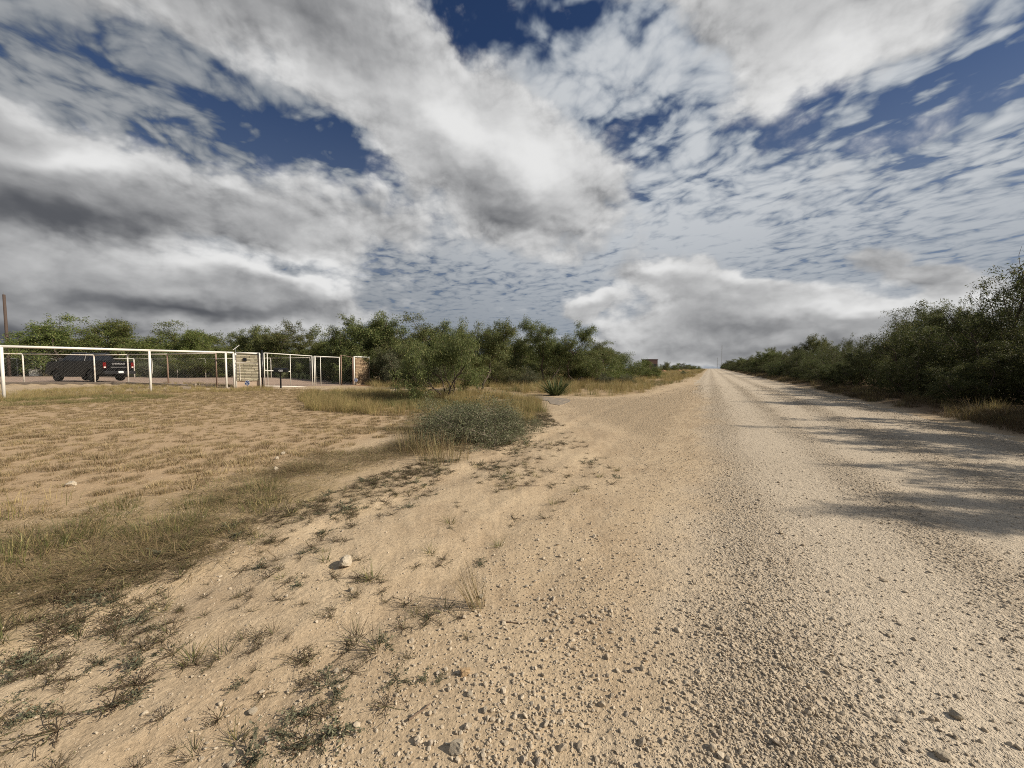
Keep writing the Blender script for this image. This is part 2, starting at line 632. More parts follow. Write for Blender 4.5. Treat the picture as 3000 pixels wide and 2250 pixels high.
def gravel_mat(name, ca, cb, cc, tracks=False):
    m, g, b, out = new_mat(name)
    co = g.coord()
    n1 = g.noise(co, 0.6, 5.0, 0.6)
    n2 = g.noise(co, 5.0, 5.0, 0.65)
    n3 = g.noise(co, 45.0, 3.0, 0.65)
    v1 = g.voro(co, 42.0)
    vc = g.voro(co, 42.0, out=1)
    v2 = g.voro(co, 110.0)
    v3 = g.voro(co, 17.0)
    loose = g.attr('loose')
    sandy = g.attr('sandy')
    c = g.mix(g.ramp((n2 - 0.5) * 0.8 + (n1 - 0.5) * 0.6 + (0.9 - loose), 0.15, 0.95), ca, cb)
    c = g.mix(g.math('MULTIPLY', g.ramp(v1, 0.45, 0.20), g.ramp(loose, 0.0, 1.0, 0.25, 0.85)), c, g.mix(g.sep(vc)[0], cc, tuple(x * 0.72 for x in cc)))
    q1, q2 = g.noise(co, 0.9, 5.0, 0.6), g.noise(co, 7.0, 5.0, 0.65)
    sn = g.mix(g.ramp(q1, 0.3, 0.7), (0.360, 0.270, 0.176), (0.480, 0.376, 0.252))
    sn = g.mix(g.ramp(q2, 0.35, 0.75, 0.0, 0.5), sn, (0.510, 0.408, 0.285))
    c = g.mix(g.ramp(sandy + (n2 - 0.5) * 0.9 * (1.0 - sandy), 0.10, 0.80), c, sn)
    gn = g.ramp(n3, 0.25, 0.75, 0.80, 1.15)
    c = g.mix(1.0, c, g.xyz(gn, gn, gn), 'MULTIPLY')
    g.put(b, 'Base Color', c)
    b.inputs['Roughness'].default_value = 0.93
    b.inputs['Specular IOR Level'].default_value = 0.15
    h = (g.ramp(v1, 0.5, 0.05) * 0.011 + g.ramp(v3, 0.45, 0.05) * 0.014) * (loose * 0.95 + 0.13) * (1.1 - sandy) + g.ramp(v2, 0.5, 0.0) * 0.005 * (1.0 - sandy) + n3 * (0.008 - sandy * 0.005) + n2 * 0.025
    bump(g, b, h, 1.0, 1.0)
    return m


M = {}
M['ground'] = ground_mat()
M['road'] = gravel_mat('road_gravel', (0.400, 0.332, 0.250), (0.495, 0.420, 0.325), (0.53, 0.465, 0.375))
M['drive'] = gravel_mat('driveway_gravel', (0.40, 0.305, 0.20), (0.48, 0.38, 0.26), (0.53, 0.445, 0.33))
M['yard'] = gravel_mat('yard_gravel', (0.36, 0.265, 0.205), (0.44, 0.33, 0.26), (0.46, 0.37, 0.31))
M['slab'] = simple('old_asphalt', (0.20, 0.168, 0.135), 0.9, var=0.35, scale=6, dirt=(0.36, 0.28, 0.19), dirt_amt=0.8, bmp=0.5)
M['stone'] = None


def stone_mat():
    m, g, b, out = new_mat('limestone')
    oi = g.node('ShaderNodeObjectInfo')
    rn = S(g, oi.outputs['Random'])
    co = g.coord()
    n = g.noise(co, 3.0, 5.0, 0.65)
    c = g.mix(rn, (0.29, 0.232, 0.165), (0.50, 0.43, 0.33))
    c = g.mix(g.ramp(rn, 0.86, 0.98), c, (0.27, 0.225, 0.18))
    c = g.mix(g.ramp(n, 0.3, 0.9), c, (0.50, 0.42, 0.32))
    g.put(b, 'Base Color', c)
    b.inputs['Roughness'].default_value = 0.9
    b.inputs['Specular IOR Level'].default_value = 0.2
    return m


M['stone'] = stone_mat()
M['rock'] = simple('pale_rock', (0.58, 0.50, 0.385), 0.9, var=0.22, scale=14, dirt=(0.42, 0.32, 0.20), dirt_scale=9, dirt_amt=0.6, bmp=0.8)
M['white'] = simple('white_pipe_paint', (0.68, 0.66, 0.61), 0.45, var=0.06, scale=5, dirt=(0.45, 0.36, 0.26), dirt_scale=9, dirt_amt=0.10)
M['white_old'] = simple('weathered_white_paint', (0.62, 0.58, 0.52), 0.6, var=0.18, scale=7, dirt=(0.36, 0.25, 0.17), dirt_scale=6, dirt_amt=0.55)
M['wire'] = simple('galvanised_wire', (0.17, 0.17, 0.165), 0.5, metal=0.2, var=0.1)
M['kerb'] = simple('old_concrete', (0.27, 0.225, 0.18), 0.9, var=0.25, scale=5, bmp=0.4)
M['black'] = simple('black_paint', (0.012, 0.012, 0.014), 0.35, var=0.2)
M['truck'] = simple('black_car_paint', (0.003, 0.003, 0.004), 0.28, var=0.1, scale=2, spec=0.3)
M['glass'] = simple('dark_glass', (0.004, 0.005, 0.008), 0.05, var=0.0, spec=0.6)
M['tyre'] = simple('tyre_rubber', (0.018, 0.017, 0.016), 0.85, var=0.3)
M['rim'] = simple('dark_alloy', (0.10, 0.10, 0.105), 0.35, metal=0.8)
M['red_lens'] = simple('red_lens', (0.13, 0.004, 0.004), 0.15, var=0.1)
M['clear_lens'] = simple('pale_lens', (0.7, 0.66, 0.6), 0.2, var=0.05)
M['plate'] = simple('plate_white', (0.72, 0.72, 0.72), 0.4, var=0.05)
M['grey_text'] = simple('grey_lettering', (0.33, 0.32, 0.32), 0.4, var=0.05)
M['blue'] = simple('sign_blue', (0.025, 0.075, 0.28), 0.4, var=0.05)
M['sign_white'] = simple('sign_white', (0.80, 0.80, 0.80), 0.4, var=0.03)
M['wood'] = simple('weathered_wood', (0.070, 0.048, 0.038), 0.85, var=0.3, scale=12, bmp=0.4)
M['stick'] = simple('dry_stick', (0.16, 0.11, 0.075), 0.9, var=0.3, scale=30)
M['chunk'] = simple('split_wood', (0.38, 0.265, 0.15), 0.8, var=0.25, scale=30, bmp=0.5)
M['rust'] = simple('rusty_steel', (0.24, 0.155, 0.115), 0.85, var=0.4, scale=9, dirt=(0.45, 0.38, 0.32), dirt_amt=0.5)
M['bark'] = simple('mesquite_bark', (0.085, 0.062, 0.048), 0.9, var=0.4, scale=14, bmp=0.5)
M['twig'] = simple('grey_twig', (0.20, 0.165, 0.13), 0.9, var=0.35, scale=14)
M['panel_cell'] = simple('solar_cell', (0.012, 0.014, 0.03), 0.12, var=0.1)
M['red_wall'] = simple('dark_red_sheet', (0.040, 0.009, 0.007), 0.7, var=0.3, scale=2)
M['red_dirt'] = simple('red_dirt', (0.34, 0.185, 0.105), 0.95, var=0.3, scale=2, bmp=0.5)
M['galv'] = simple('dull_steel', (0.20, 0.21, 0.22), 0.5, metal=0.4, var=0.1)
M['mesq'] = leaf_mat('mesquite_leaf', (0.075, 0.092, 0.028), (0.150, 0.168, 0.058), (0.23, 0.21, 0.09), hue=0.03)
M['mesq_dark'] = leaf_mat('dark_leaf', (0.045, 0.058, 0.018), (0.110, 0.124, 0.044), (0.17, 0.16, 0.07), trans=0.40, hue=0.03)
M['mesq_bright'] = leaf_mat('bright_leaf', (0.082, 0.110, 0.026), (0.160, 0.190, 0.056), (0.23, 0.21, 0.08), hue=0.03)
M['sage'] = leaf_mat('sage_leaf', (0.098, 0.110, 0.058), (0.205, 0.215, 0.122), (0.27, 0.23, 0.15), trans=0.3)
M['shrub_dk'] = leaf_mat('shrub_leaf', (0.068, 0.080, 0.040), (0.140, 0.152, 0.080), (0.18, 0.15, 0.09), trans=0.25)
M['dry'] = leaf_mat('dry_grass', (0.235, 0.175, 0.098), (0.40, 0.305, 0.172), (0.17, 0.145, 0.07), trans=0.25, amt2=0.2, hue=0.012, val=0.45)
M['straw'] = leaf_mat('golden_grass', (0.29, 0.215, 0.095), (0.46, 0.36, 0.175), (0.18, 0.175, 0.06), trans=0.3, amt2=0.25, hue=0.015)
M['brown'] = leaf_mat('brown_grass', (0.165, 0.120, 0.062), (0.35, 0.260, 0.142), (0.15, 0.14, 0.055), trans=0.2, amt2=0.2, hue=0.015)
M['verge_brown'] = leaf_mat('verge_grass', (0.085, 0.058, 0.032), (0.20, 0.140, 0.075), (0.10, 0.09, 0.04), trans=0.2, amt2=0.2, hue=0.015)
M['green_grass'] = leaf_mat('green_grass', (0.088, 0.096, 0.032), (0.185, 0.180, 0.068), (0.30, 0.235, 0.11), trans=0.25, amt2=0.3, hue=0.015)
M['weed'] = leaf_mat('grey_green_weed', (0.095, 0.100, 0.060), (0.195, 0.190, 0.12), (0.16, 0.10, 0.055), trans=0.2)
M['weed_br'] = leaf_mat('brown_weed', (0.070, 0.050, 0.030), (0.150, 0.108, 0.064), (0.11, 0.11, 0.045), trans=0.15, amt2=0.3)
M['yucca'] = leaf_mat('yucca_leaf', (0.045, 0.065, 0.025), (0.12, 0.145, 0.055), trans=0.1)
M['cactus'] = leaf_mat('cactus_pad', (0.115, 0.145, 0.055), (0.20, 0.22, 0.10), trans=0.0)


def infill_mat(name, c0, c1, c2, low=None):
    m, g, b, out = new_mat(name)
    geo = g.node('ShaderNodeNewGeometry')
    rnd = S(g, geo.outputs['Random Per Island'])
    co = g.coord()
    n = g.noise(co, 9.0, 5.0, 0.7)
    c = g.mix(rnd, c0, c1)
    c = g.mix(g.ramp(n, 0.45, 0.75), c, c2)
    g.put(b, 'Base Color', c)
    b.inputs['Roughness'].default_value = 0.92
    bump(g, b, n, 0.5, 0.03)
    return m


M['ledge'] = infill_mat('grey_ledgestone', (0.24, 0.22, 0.15), (0.50, 0.46, 0.34), (0.42, 0.34, 0.26))
M['ledge_rust'] = infill_mat('rusty_ledgestone', (0.20, 0.135, 0.080), (0.36, 0.27, 0.17), (0.27, 0.165, 0.10))
M['mortar'] = simple('pale_mortar', (0.47, 0.36, 0.27), 0.95, var=0.2, scale=6, bmp=0.4)


# ------------------------------------------------------------------ the ground sheet
def add_attr(me, name, vals):
    a = me.attributes.new(name, 'FLOAT', 'POINT')
    a.data.foreach_set('value', np.asarray(vals, np.float32))


def make_ground():
    rr = np.concatenate([[0.0], np.exp(np.linspace(math.log(0.25), math.log(7000), 430))])
    front = np.linspace(R(-66), R(66), 640)
    back = np.linspace(R(66), R(294), 130)[1:-1]
    th = np.concatenate([front, back])
    nt, nr = len(th), len(rr)
    X = rr[1:, None] * np.sin(th)[None]
    Y = rr[1:, None] * np.cos(th)[None]
    x, y = X.ravel(), Y.ravel()
    z = hgt(x, y)
    V = np.concatenate([[[0, 0, hz(0, 0)]], np.stack([x, y, z], 1)])
    i, j = np.meshgrid(np.arange(nr - 2), np.arange(nt), indexing='ij')
    a = 1 + i * nt + j
    b_ = 1 + i * nt + (j + 1) % nt
    q = np.stack([a, a + nt, b_ + nt, b_], -1).reshape(-1, 4)
    t = np.stack([np.zeros(nt, int), 1 + np.arange(nt), 1 + (np.arange(nt) + 1) % nt], 1)
    me = mesh_np('ground', V, q, t, True)
    x, y = V[:, 0], V[:, 1]
    wob = 0.9 * fbm(x / 2.2, y / 2.2, 3, 41) + 0.5 * fbm(x / 0.5, y / 0.5, 3, 43)
    s, u = su(x, y)
    add_attr(me, 'field', np.maximum(sstep(poly_sd(x, y, FIELD) + wob, -0.5, 0.8), sstep(poly_sd(x, y, FARGRASS) + wob, -0.5, 0.8)))
    left_out = sstep(-u, 6, 14) * (y < 4)
    far_left = sstep(np.hypot(x, y), 40, 60) * (u < U0)
    add_attr(me, 'matted', np.clip(np.maximum.reduce([sstep(poly_sd(x, y, MATTED) + wob * 1.6, -0.6, 0.7), 0.65 * sstep(poly_sd(x, y, FARGRASS) + wob * 1.6, -0.5, 0.7), left_out, 0.8 * far_left]), 0, 1))
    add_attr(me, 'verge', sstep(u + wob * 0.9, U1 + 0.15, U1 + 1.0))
    add_attr(me, 'redsoil', sstep(3.6 - np.hypot(x + 10.5, (y - 35.0) * 0.8), -1, 1.5))
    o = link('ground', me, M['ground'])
    return tag(o, kind='structure')


make_ground()


def strip_sheet(name, X, Y, lift, mat, loose, label=None):
    ni, nj = X.shape
    z = hgt(X.ravel(), Y.ravel()) + lift.ravel()
    V = np.stack([X.ravel(), Y.ravel(), z], 1)
    i, j = np.meshgrid(np.arange(ni - 1), np.arange(nj - 1), indexing='ij')
    a = i * nj + j
    q = np.stack([a, a + 1, a + nj + 1, a + nj], -1).reshape(-1, 4)
    me = mesh_np(name, V, q[:, ::-1], None, True)
    add_attr(me, 'loose', loose.ravel())
    s_, u_ = su(X.ravel(), Y.ravel())
    add_attr(me, 'sandy', (1 - sstep(u_ + 0.9 * fbm(X.ravel() / 1.1, Y.ravel() / 1.1, 3, 67), U0 + 0.1, U0 + 2.0)) * (1 - sstep(s_, 14, 34)))
    return tag(link(name, me, mat), kind='structure')


def loose_amount(x, y):
    s, u = su(x, y)
    wv = 0.25 * fbm(s / 9, u * 0 + 1.7, 2, 51)
    def band(c, wd):
        return np.exp(-((u - c + wv) / wd) ** 2)
    b = 0.10 + 0.95 * band(0.25, 0.34) + 0.80 * band(1.75, 0.28) + 0.95 * band(3.25, 0.36) + 1.0 * band(5.0, 0.45) + 0.5 * band(-0.75, 0.30)
    return np.clip(b * (0.8 + 0.9 * fbm(x / 1.3, y / 1.3, 3, 53)), 0, 1)


sv = np.concatenate([-np.exp(np.linspace(math.log(30), math.log(1.5), 60)), np.linspace(-1.4, 1.4, 50), np.exp(np.linspace(math.log(1.5), math.log(340), 520))])
uv = np.linspace(U0 - 1.0, U1 + 0.7, 190)
SS, UU = np.meshgrid(sv, uv, indexing='ij')
RX, RY = SS * RT[0] + UU * RN[0], SS * RT[1] + UU * RN[1]


def road_lift(x, y):
    s_, u_ = su(x, y)
    e = np.minimum(u_ - (U0 - 0.15), (U1 + 0.05) - u_)
    l_ = 0.030 * sstep(e, -0.8, 1.2) - 0.016 + 0.030 * fbm(x / 0.9, y / 0.9, 3, 61) * (1 - sstep(e, 0.3, 1.0)) + 0.016 * sstep(e, 0.3, 1.2)
    return l_ + 0.018 * loose_amount(x, y) * sstep(e, 0.0, 0.3)


def top_z(x, y):
    """height of what one would stand on: ground or road"""
    return hgt(x, y) + np.maximum(road_lift(x, y), 0.0)


lift = road_lift(RX, RY)
lm = loose_amount(RX, RY)
strip_sheet('gravel_road', RX, RY, lift, M['road'], lm)


def zone_sheet(name, poly, nx, ny, mat, lift_in, soft, noise_amt, seed, loose=0.6):
    p = np.array(poly)
    lo, hi = p.min(0) - 0.6, p.max(0) + 0.6
    X, Y = np.meshgrid(np.linspace(lo[0], hi[0], nx), np.linspace(lo[1], hi[1], ny), indexing='ij')
    sdv = poly_sd(X, Y, poly)
    keep = sdv > -0.5
    lift = lift_in * sstep(sdv, -soft, soft) - lift_in * 0.5 + noise_amt * fbm(X / 0.8, Y / 0.8, 3, seed) * (1 - sstep(sdv, 0, 1.2))
    z = hgt(X.ravel(), Y.ravel()) + lift.ravel()
    V = np.stack([X.ravel(), Y.ravel(), z], 1)
    i, j = np.meshgrid(np.arange(nx - 1), np.arange(ny - 1), indexing='ij')
    ok = (keep[:-1, :-1] & keep[1:, :-1] & keep[:-1, 1:] & keep[1:, 1:]).ravel()
    a = (i * ny + j).ravel()[ok]
    q = np.stack([a, a + ny, a + ny + 1, a + 1], -1)
    used = np.unique(q)
    remap = np.full(len(V), -1)
    remap[used] = np.arange(len(used))
    me = mesh_np(name, V[used], remap[q], None, True)
    add_attr(me, 'sandy', 0.9 * (1 - sstep(sdv.ravel()[used], 0.0, 1.6)) if name == 'gravel_driveway' else np.zeros(len(used)))
    add_attr(me, 'loose', np.full(len(used), loose) + 0.5 * fbm(V[used, 0], V[used, 1], 3, seed + 5))
    return tag(link(name, me, mat), kind='structure')


zone_sheet('gravel_driveway', DRIVE, 330, 330, M['drive'], 0.030, 0.5, 0.05, 71, 0.75)
zone_sheet('gravel_yard', YARD, 300, 160, M['yard'], 0.05, 0.2, 0.0, 75, 0.6)

# cracked slab of old asphalt on the driveway
sl = [gp(a, b) for a, b in [(1505, 1163), (1560, 1160.5), (1660, 1168), (1672, 1174), (1665, 1182), (1640, 1189), (1612, 1184), (1608, 1175), (1560, 1170)]]
mb = MB()
n = len(sl)
zt = 0.035
mb.add([(p.x, p.y, hz(p.x, p.y) + zt) for p in sl] + [(p.x, p.y, hz(p.x, p.y) - 0.05) for p in sl],
       [tuple(range(n))] + [(i, (i + 1) % n, n + (i + 1) % n, n + i) for i in range(n)])
tag(mb.build('asphalt_slab', M['slab']), 'broken grey slab of old asphalt lying in the driveway gravel', 'slab')

# kerb along the raised yard
for i in range(len(KERB) - 1):
    a, b_ = Vector(KERB[i]), Vector(KERB[i + 1])
    if i == 0:
        a = Vector((-52.0, 28.35))
    d = b_ - a
    mb = MB()
    nseg = max(1, int(d.length / 2))
    zt = [0.30 * float(sstep(np.array([-p[0]]), 17.5, 25)[0]) + 0.03 for p in (a, b_)]
    mid = (a + b_) / 2
    L = d.length
    mb.prism([(-L / 2, -0.3), (L / 2, -0.3), (L / 2, zt[1]), (-L / 2, zt[0])], -0.09, 0.09)
    o = mb.build('kerb', M['kerb'], bevel=0.012)
    o.location = (mid.x, mid.y, 0)
    o.rotation_euler = (0, 0, math.atan2(d.y, d.x))
    tag(o, kind='structure')


# ------------------------------------------------------------------ templates for scattering
def gn_scatter(name, templates, pts, rot, scl, vid, label=None, cat=None):
    """one object of uncountable stuff: templates placed on the points of its own mesh"""
    col = bpy.data.collections.new(name + '_pieces')
    for i, t in enumerate(templates):
        o = bpy.data.objects.new('%s_piece_%02d' % (name, i), t)
        col.objects.link(o)
    me = bpy.data.meshes.new(name)
    N = len(pts)
    me.vertices.add(N)
    me.vertices.foreach_set('co', np.asarray(pts, np.float32).ravel())
    for nm, arr in (('rot', rot), ('scl', scl)):
        a = me.attributes.new(nm, 'FLOAT_VECTOR', 'POINT')
        a.data.foreach_set('vector', np.asarray(arr, np.float32).ravel())
    a = me.attributes.new('vid', 'INT', 'POINT')
    a.data.foreach_set('value', np.asarray(vid, np.int32))
    o = link(name, me)
    ng = bpy.data.node_groups.new(name + '_nodes', 'GeometryNodeTree')
    ng.interface.new_socket('Geometry', in_out='INPUT', socket_type='NodeSocketGeometry')
    ng.interface.new_socket('Geometry', in_out='OUTPUT', socket_type='NodeSocketGeometry')
    ns = ng.nodes
    gi, go = ns.new('NodeGroupInput'), ns.new('NodeGroupOutput')
    ci = ns.new('GeometryNodeCollectionInfo')
    ci.inputs['Collection'].default_value = col
    ci.inputs['Separate Children'].default_value = True
    ci.inputs['Reset Children'].default_value = True
    ip = ns.new('GeometryNodeInstanceOnPoints')
    ip.inputs['Pick Instance'].default_value = True
    def na(nm, dt):
        k = ns.new('GeometryNodeInputNamedAttribute')
        k.data_type = dt
        k.inputs['Name'].default_value = nm
        return [s_ for s_ in k.outputs if s_.enabled][0]
    e2r = ns.new('FunctionNodeEulerToRotation')
    L = ng.links.new
    L(gi.outputs[0], ip.inputs['Points'])
    L(ci.outputs[0], ip.inputs['Instance'])
    L(na('vid', 'INT'), ip.inputs['Instance Index'])
    L(na('rot', 'FLOAT_VECTOR'), e2r.inputs[0])
    L(e2r.outputs[0], ip.inputs['Rotation'])
    L(na('scl', 'FLOAT_VECTOR'), ip.inputs['Scale'])
    L(ip.outputs[0], go.inputs[0])
    md = o.modifiers.new('scatter', 'NODES')
    md.node_group = ng
    return tag(o, label, cat, kind='stuff')


def stone_mesh(name, seed, sub=1, flat=0.65, mat=None):
    rs = np.random.default_rng(seed)
    bm = bmesh.new()
    bmesh.ops.create_icosphere(bm, subdivisions=sub, radius=1.0)
    ax = rs.uniform(0.7, 1.15, 3) * np.array([1, 1, flat])
    cuts = []
    for k in range(7):
        n_ = rs.normal(size=3); n_ /= np.linalg.norm(n_)
        cuts.append((n_, rs.uniform(0.55, 0.9)))
    for v in bm.verts:
        p = np.array(v.co)
        for n_, d_ in cuts:
            e = p @ n_ - d_
            if e > 0:
                p = p - n_ * e
        p = p * (1 + rs.normal() * 0.05) * ax
        v.co = p
    me = bpy.data.meshes.new(name)
    bm.to_mesh(me)
    bm.free()
    me.materials.append(mat or M['stone'])
    return me


def blades(rs, n, h, spread, lean, width, curl=0.5, seg=3, hvar=0.45, base=0.3, min_w=0.1, first=0.35):
    """a tuft of bent grass blades"""
    ph = rs.uniform(0, 2 * np.pi, n)
    rb = spread * np.sqrt(rs.uniform(0, 1, n)) * base
    L = h * (1 - hvar * rs.uniform(0, 1, n))
    ln = lean * rs.uniform(0.2, 1.0, n)
    pd = ph + rs.normal(0, 0.5, n)
    V, Q, T = [], [], []
    k = np.linspace(0, 1, seg + 1)
    ang = ln[:, None] * (first + k[None] * (1 - first + curl))
    stepl = (L / seg)[:, None]
    dh = np.cumsum(np.concatenate([np.zeros((n, 1)), np.sin(ang[:, :-1]) * stepl], 1), 1)
    dzv = np.cumsum(np.concatenate([np.zeros((n, 1)), np.cos(ang[:, :-1]) * stepl], 1), 1)
    cx = (rb * np.cos(ph))[:, None] + dh * np.cos(pd)[:, None]
    cy = (rb * np.sin(ph))[:, None] + dh * np.sin(pd)[:, None]
    wd = width * (0.6 + 0.8 * rs.uniform(0, 1, n))[:, None] * (1 - (1 - min_w) * k[None] ** 1.3)
    wa = pd + np.pi / 2 + rs.normal(0, 0.6, n)
    ox, oy = np.cos(wa)[:, None] * wd / 2, np.sin(wa)[:, None] * wd / 2
    A = np.stack([cx - ox, cy - oy, dzv], -1)
    B = np.stack([cx + ox, cy + oy, dzv], -1)
    VV = np.stack([A, B], 2).reshape(n, -1, 3)
    m = 2 * (seg + 1)
    base_i = np.arange(n)[:, None] * m
    for s_ in range(seg):
        Q.append(np.stack([base_i[:, 0] + 2 * s_, base_i[:, 0] + 2 * s_ + 1, base_i[:, 0] + 2 * s_ + 3, base_i[:, 0] + 2 * s_ + 2], 1))
    return VV.reshape(-1, 3), np.concatenate(Q)


def tuft(name, seed, mat, **kw):
    rs = np.random.default_rng(seed)
    V, Q = blades(rs, **kw)
    me = mesh_np(name, V, Q)
    me.materials.append(mat)
    return me


def in_front(x, y, lim=1.45):
    return (y > 0.6) & (np.abs(x) < lim * y + 1.0)


def zs(x, y, off=0.0):
    return np.stack([x, y, hgt(x, y) + off], 1)


def rand_rot(n, tilt):
    return np.stack([rng.normal(0, tilt, n), rng.normal(0, tilt, n), rng.uniform(0, 2 * np.pi, n)], 1)


# ------------------------------------------------------------------ loose gravel
st_small = [stone_mesh('stone_s%d' % i, 100 + i, 1, 0.62) for i in range(8)]
st_big = [stone_mesh('stone_b%d' % i, 200 + i, 2, 0.7) for i in range(8)]


def gravel_points(N, rmin, rmax, power):
    r = rmin * (rmax / rmin) ** (rng.uniform(0, 1, N) ** power)
    t = rng.uniform(R(-58), R(58), N)
    return r * np.sin(t), r * np.cos(t), r


x, y, r = gravel_points(380000, 1.0, 34.0, 1.0)
s_, u_ = su(x, y)
lm = loose_amount(x, y)
pr = np.where((u_ > U0) & (u_ < U1), (0.07 + 0.66 * lm) * sstep(u_ + 1.2 * fbm(x / 0.8, y / 0.8, 3, 69), U0 - 0.2, U0 + 1.3), 0.0)
edge_band = np.exp(-((u_ - (U0 - 0.25)) / 0.8) ** 2)
pr = np.maximum(pr, 0.16 * edge_band * (0.4 + 1.6 * np.clip(fbm(x / 0.6, y / 0.6, 3, 81) + 0.3, 0, 1)))
pr = np.maximum(pr, 0.55 * (poly_sd(x, y, DRIVE) > 0))
sand_ok = (u_ <= U0) & (u_ > -7)
rut = np.exp(-((u_ + 3.1 + 0.3 * fbm(s_ / 4, s_ * 0, 2, 91)) / 0.22) ** 2)
pr = np.maximum(pr, np.where(sand_ok, 0.09 + 0.40 * rut * np.clip(fbm(x / 1.3, y / 1.3, 3, 93) + 0.55, 0, 1), 0))
keep = rng.uniform(0, 1, len(x)) < pr
x, y, r, u_ = x[keep], y[keep], r[keep], u_[keep]
size = np.exp(rng.normal(math.log(0.0046), 0.45, len(x)))
size = np.where(u_ < U0 - 0.3, size * 0.72, size)
size = np.maximum(size, r * 0.00075)
size = np.minimum(size, 0.02)
pts = np.stack([x, y, top_z(x, y) + size * 0.28 + np.where(poly_sd(x, y, DRIVE) > 0.2, 0.015, 0.0)], 1)
sc = size[:, None] * rng.uniform(0.75, 1.3, (len(x), 3))
gn_scatter('loose_gravel', st_small, pts, rand_rot(len(x), 0.5), sc, rng.integers(0, 8, len(x)), 'loose pale limestone gravel strewn over the road and sand', 'gravel')

x, y, r = gravel_points(16000, 1.1, 26.0, 1.0)
s_, u_ = su(x, y)
lm = loose_amount(x, y)
pr = np.where((u_ > U0) & (u_ < U1), 0.02 + 0.26 * lm, 0.0)
pr = np.maximum(pr, 0.42 * np.exp(-((u_ - (U0 + 0.45)) / 0.6) ** 2) * (r < 8))
pr = np.maximum(pr, np.where((u_ <= U0) & (u_ > -6), 0.012, 0))
keep = rng.uniform(0, 1, len(x)) < pr
x, y, r, u_ = x[keep], y[keep], r[keep], u_[keep]
size = np.clip(np.exp(rng.normal(math.log(0.0078), 0.40, len(x))), 0.004, 0.019)
pts = np.stack([x, y, top_z(x, y) + size * 0.32], 1)
sc = size[:, None] * rng.uniform(0.75, 1.25, (len(x), 3))
gn_scatter('road_stones', st_big, pts, rand_rot(len(x), 0.5), sc, rng.integers(0, 8, len(x)), 'thumb sized grey and cream stones lying loose on the gravel', 'stones')

# single rocks
ROCKS = [
    (1010, 1660, 0.078, 'largest pale blocky rock sitting among weeds on the sand', 301),
    (1338, 2205, 0.032, 'rough grey fist sized stone casting a shadow at the bottom edge', 302),
    (1420, 2092, 0.017, 'whitish angular stone up and right of the rough grey stone', 303),
    (1376, 2040, 0.017, 'flat cream stone half sunk in the sand below the wood chunk', 304),
    (1373, 2135, 0.015, 'upright pale stone beside the shaded stone near the bottom edge', 305),
    (2800, 2118, 0.030, 'long rounded grey stone on the right part of the road', 306),
    (830, 1336, 0.045, 'white rock at the right rim of the dry field', 307),
    (812, 1349, 0.040, 'smaller white rock just left of the white field rock', 308),
    (810, 1380, 0.055, 'flat white rock below the two white field rocks', 309),
    (208, 1428, 0.060, 'white rock in the left part of the dry field', 310),
    (1028, 1732, 0.022, 'bright white pebble below the largest pale rock', 311),
    (985, 1962, 0.017, 'grey white pebble beside the low weeds', 312),
    (1410, 1750, 0.020, 'white pebble at the foot of the long stemmed grass', 313),
    (2765, 2240, 0.024, 'bright stone at the bottom edge of the road', 314),
    (740, 2075, 0.020, 'pale grey pebble on open sand at lower left', 315),
    (780, 2170, 0.018, 'white pebble between the grey green weeds at lower left', 316),
    (675, 2238, 0.018, 'white pebble at the bottom edge left of the weeds', 317),
]
for (a, b_, rad, lab, sd_) in ROCKS:
    p = gp(a, b_)
    me = stone_mesh('rock', sd_, 3, 0.72, M['rock'])
    o = link('rock', me, None, None, (p.x, p.y, float(top_z(np.array([p.x]), np.array([p.y]))[0]) + rad * 0.38))
    o.scale = (rad, rad * 0.85, rad)
    o.rotation_euler = (0.1, 0.15, sd_ * 1.3)
    tag(o, lab, 'rock')

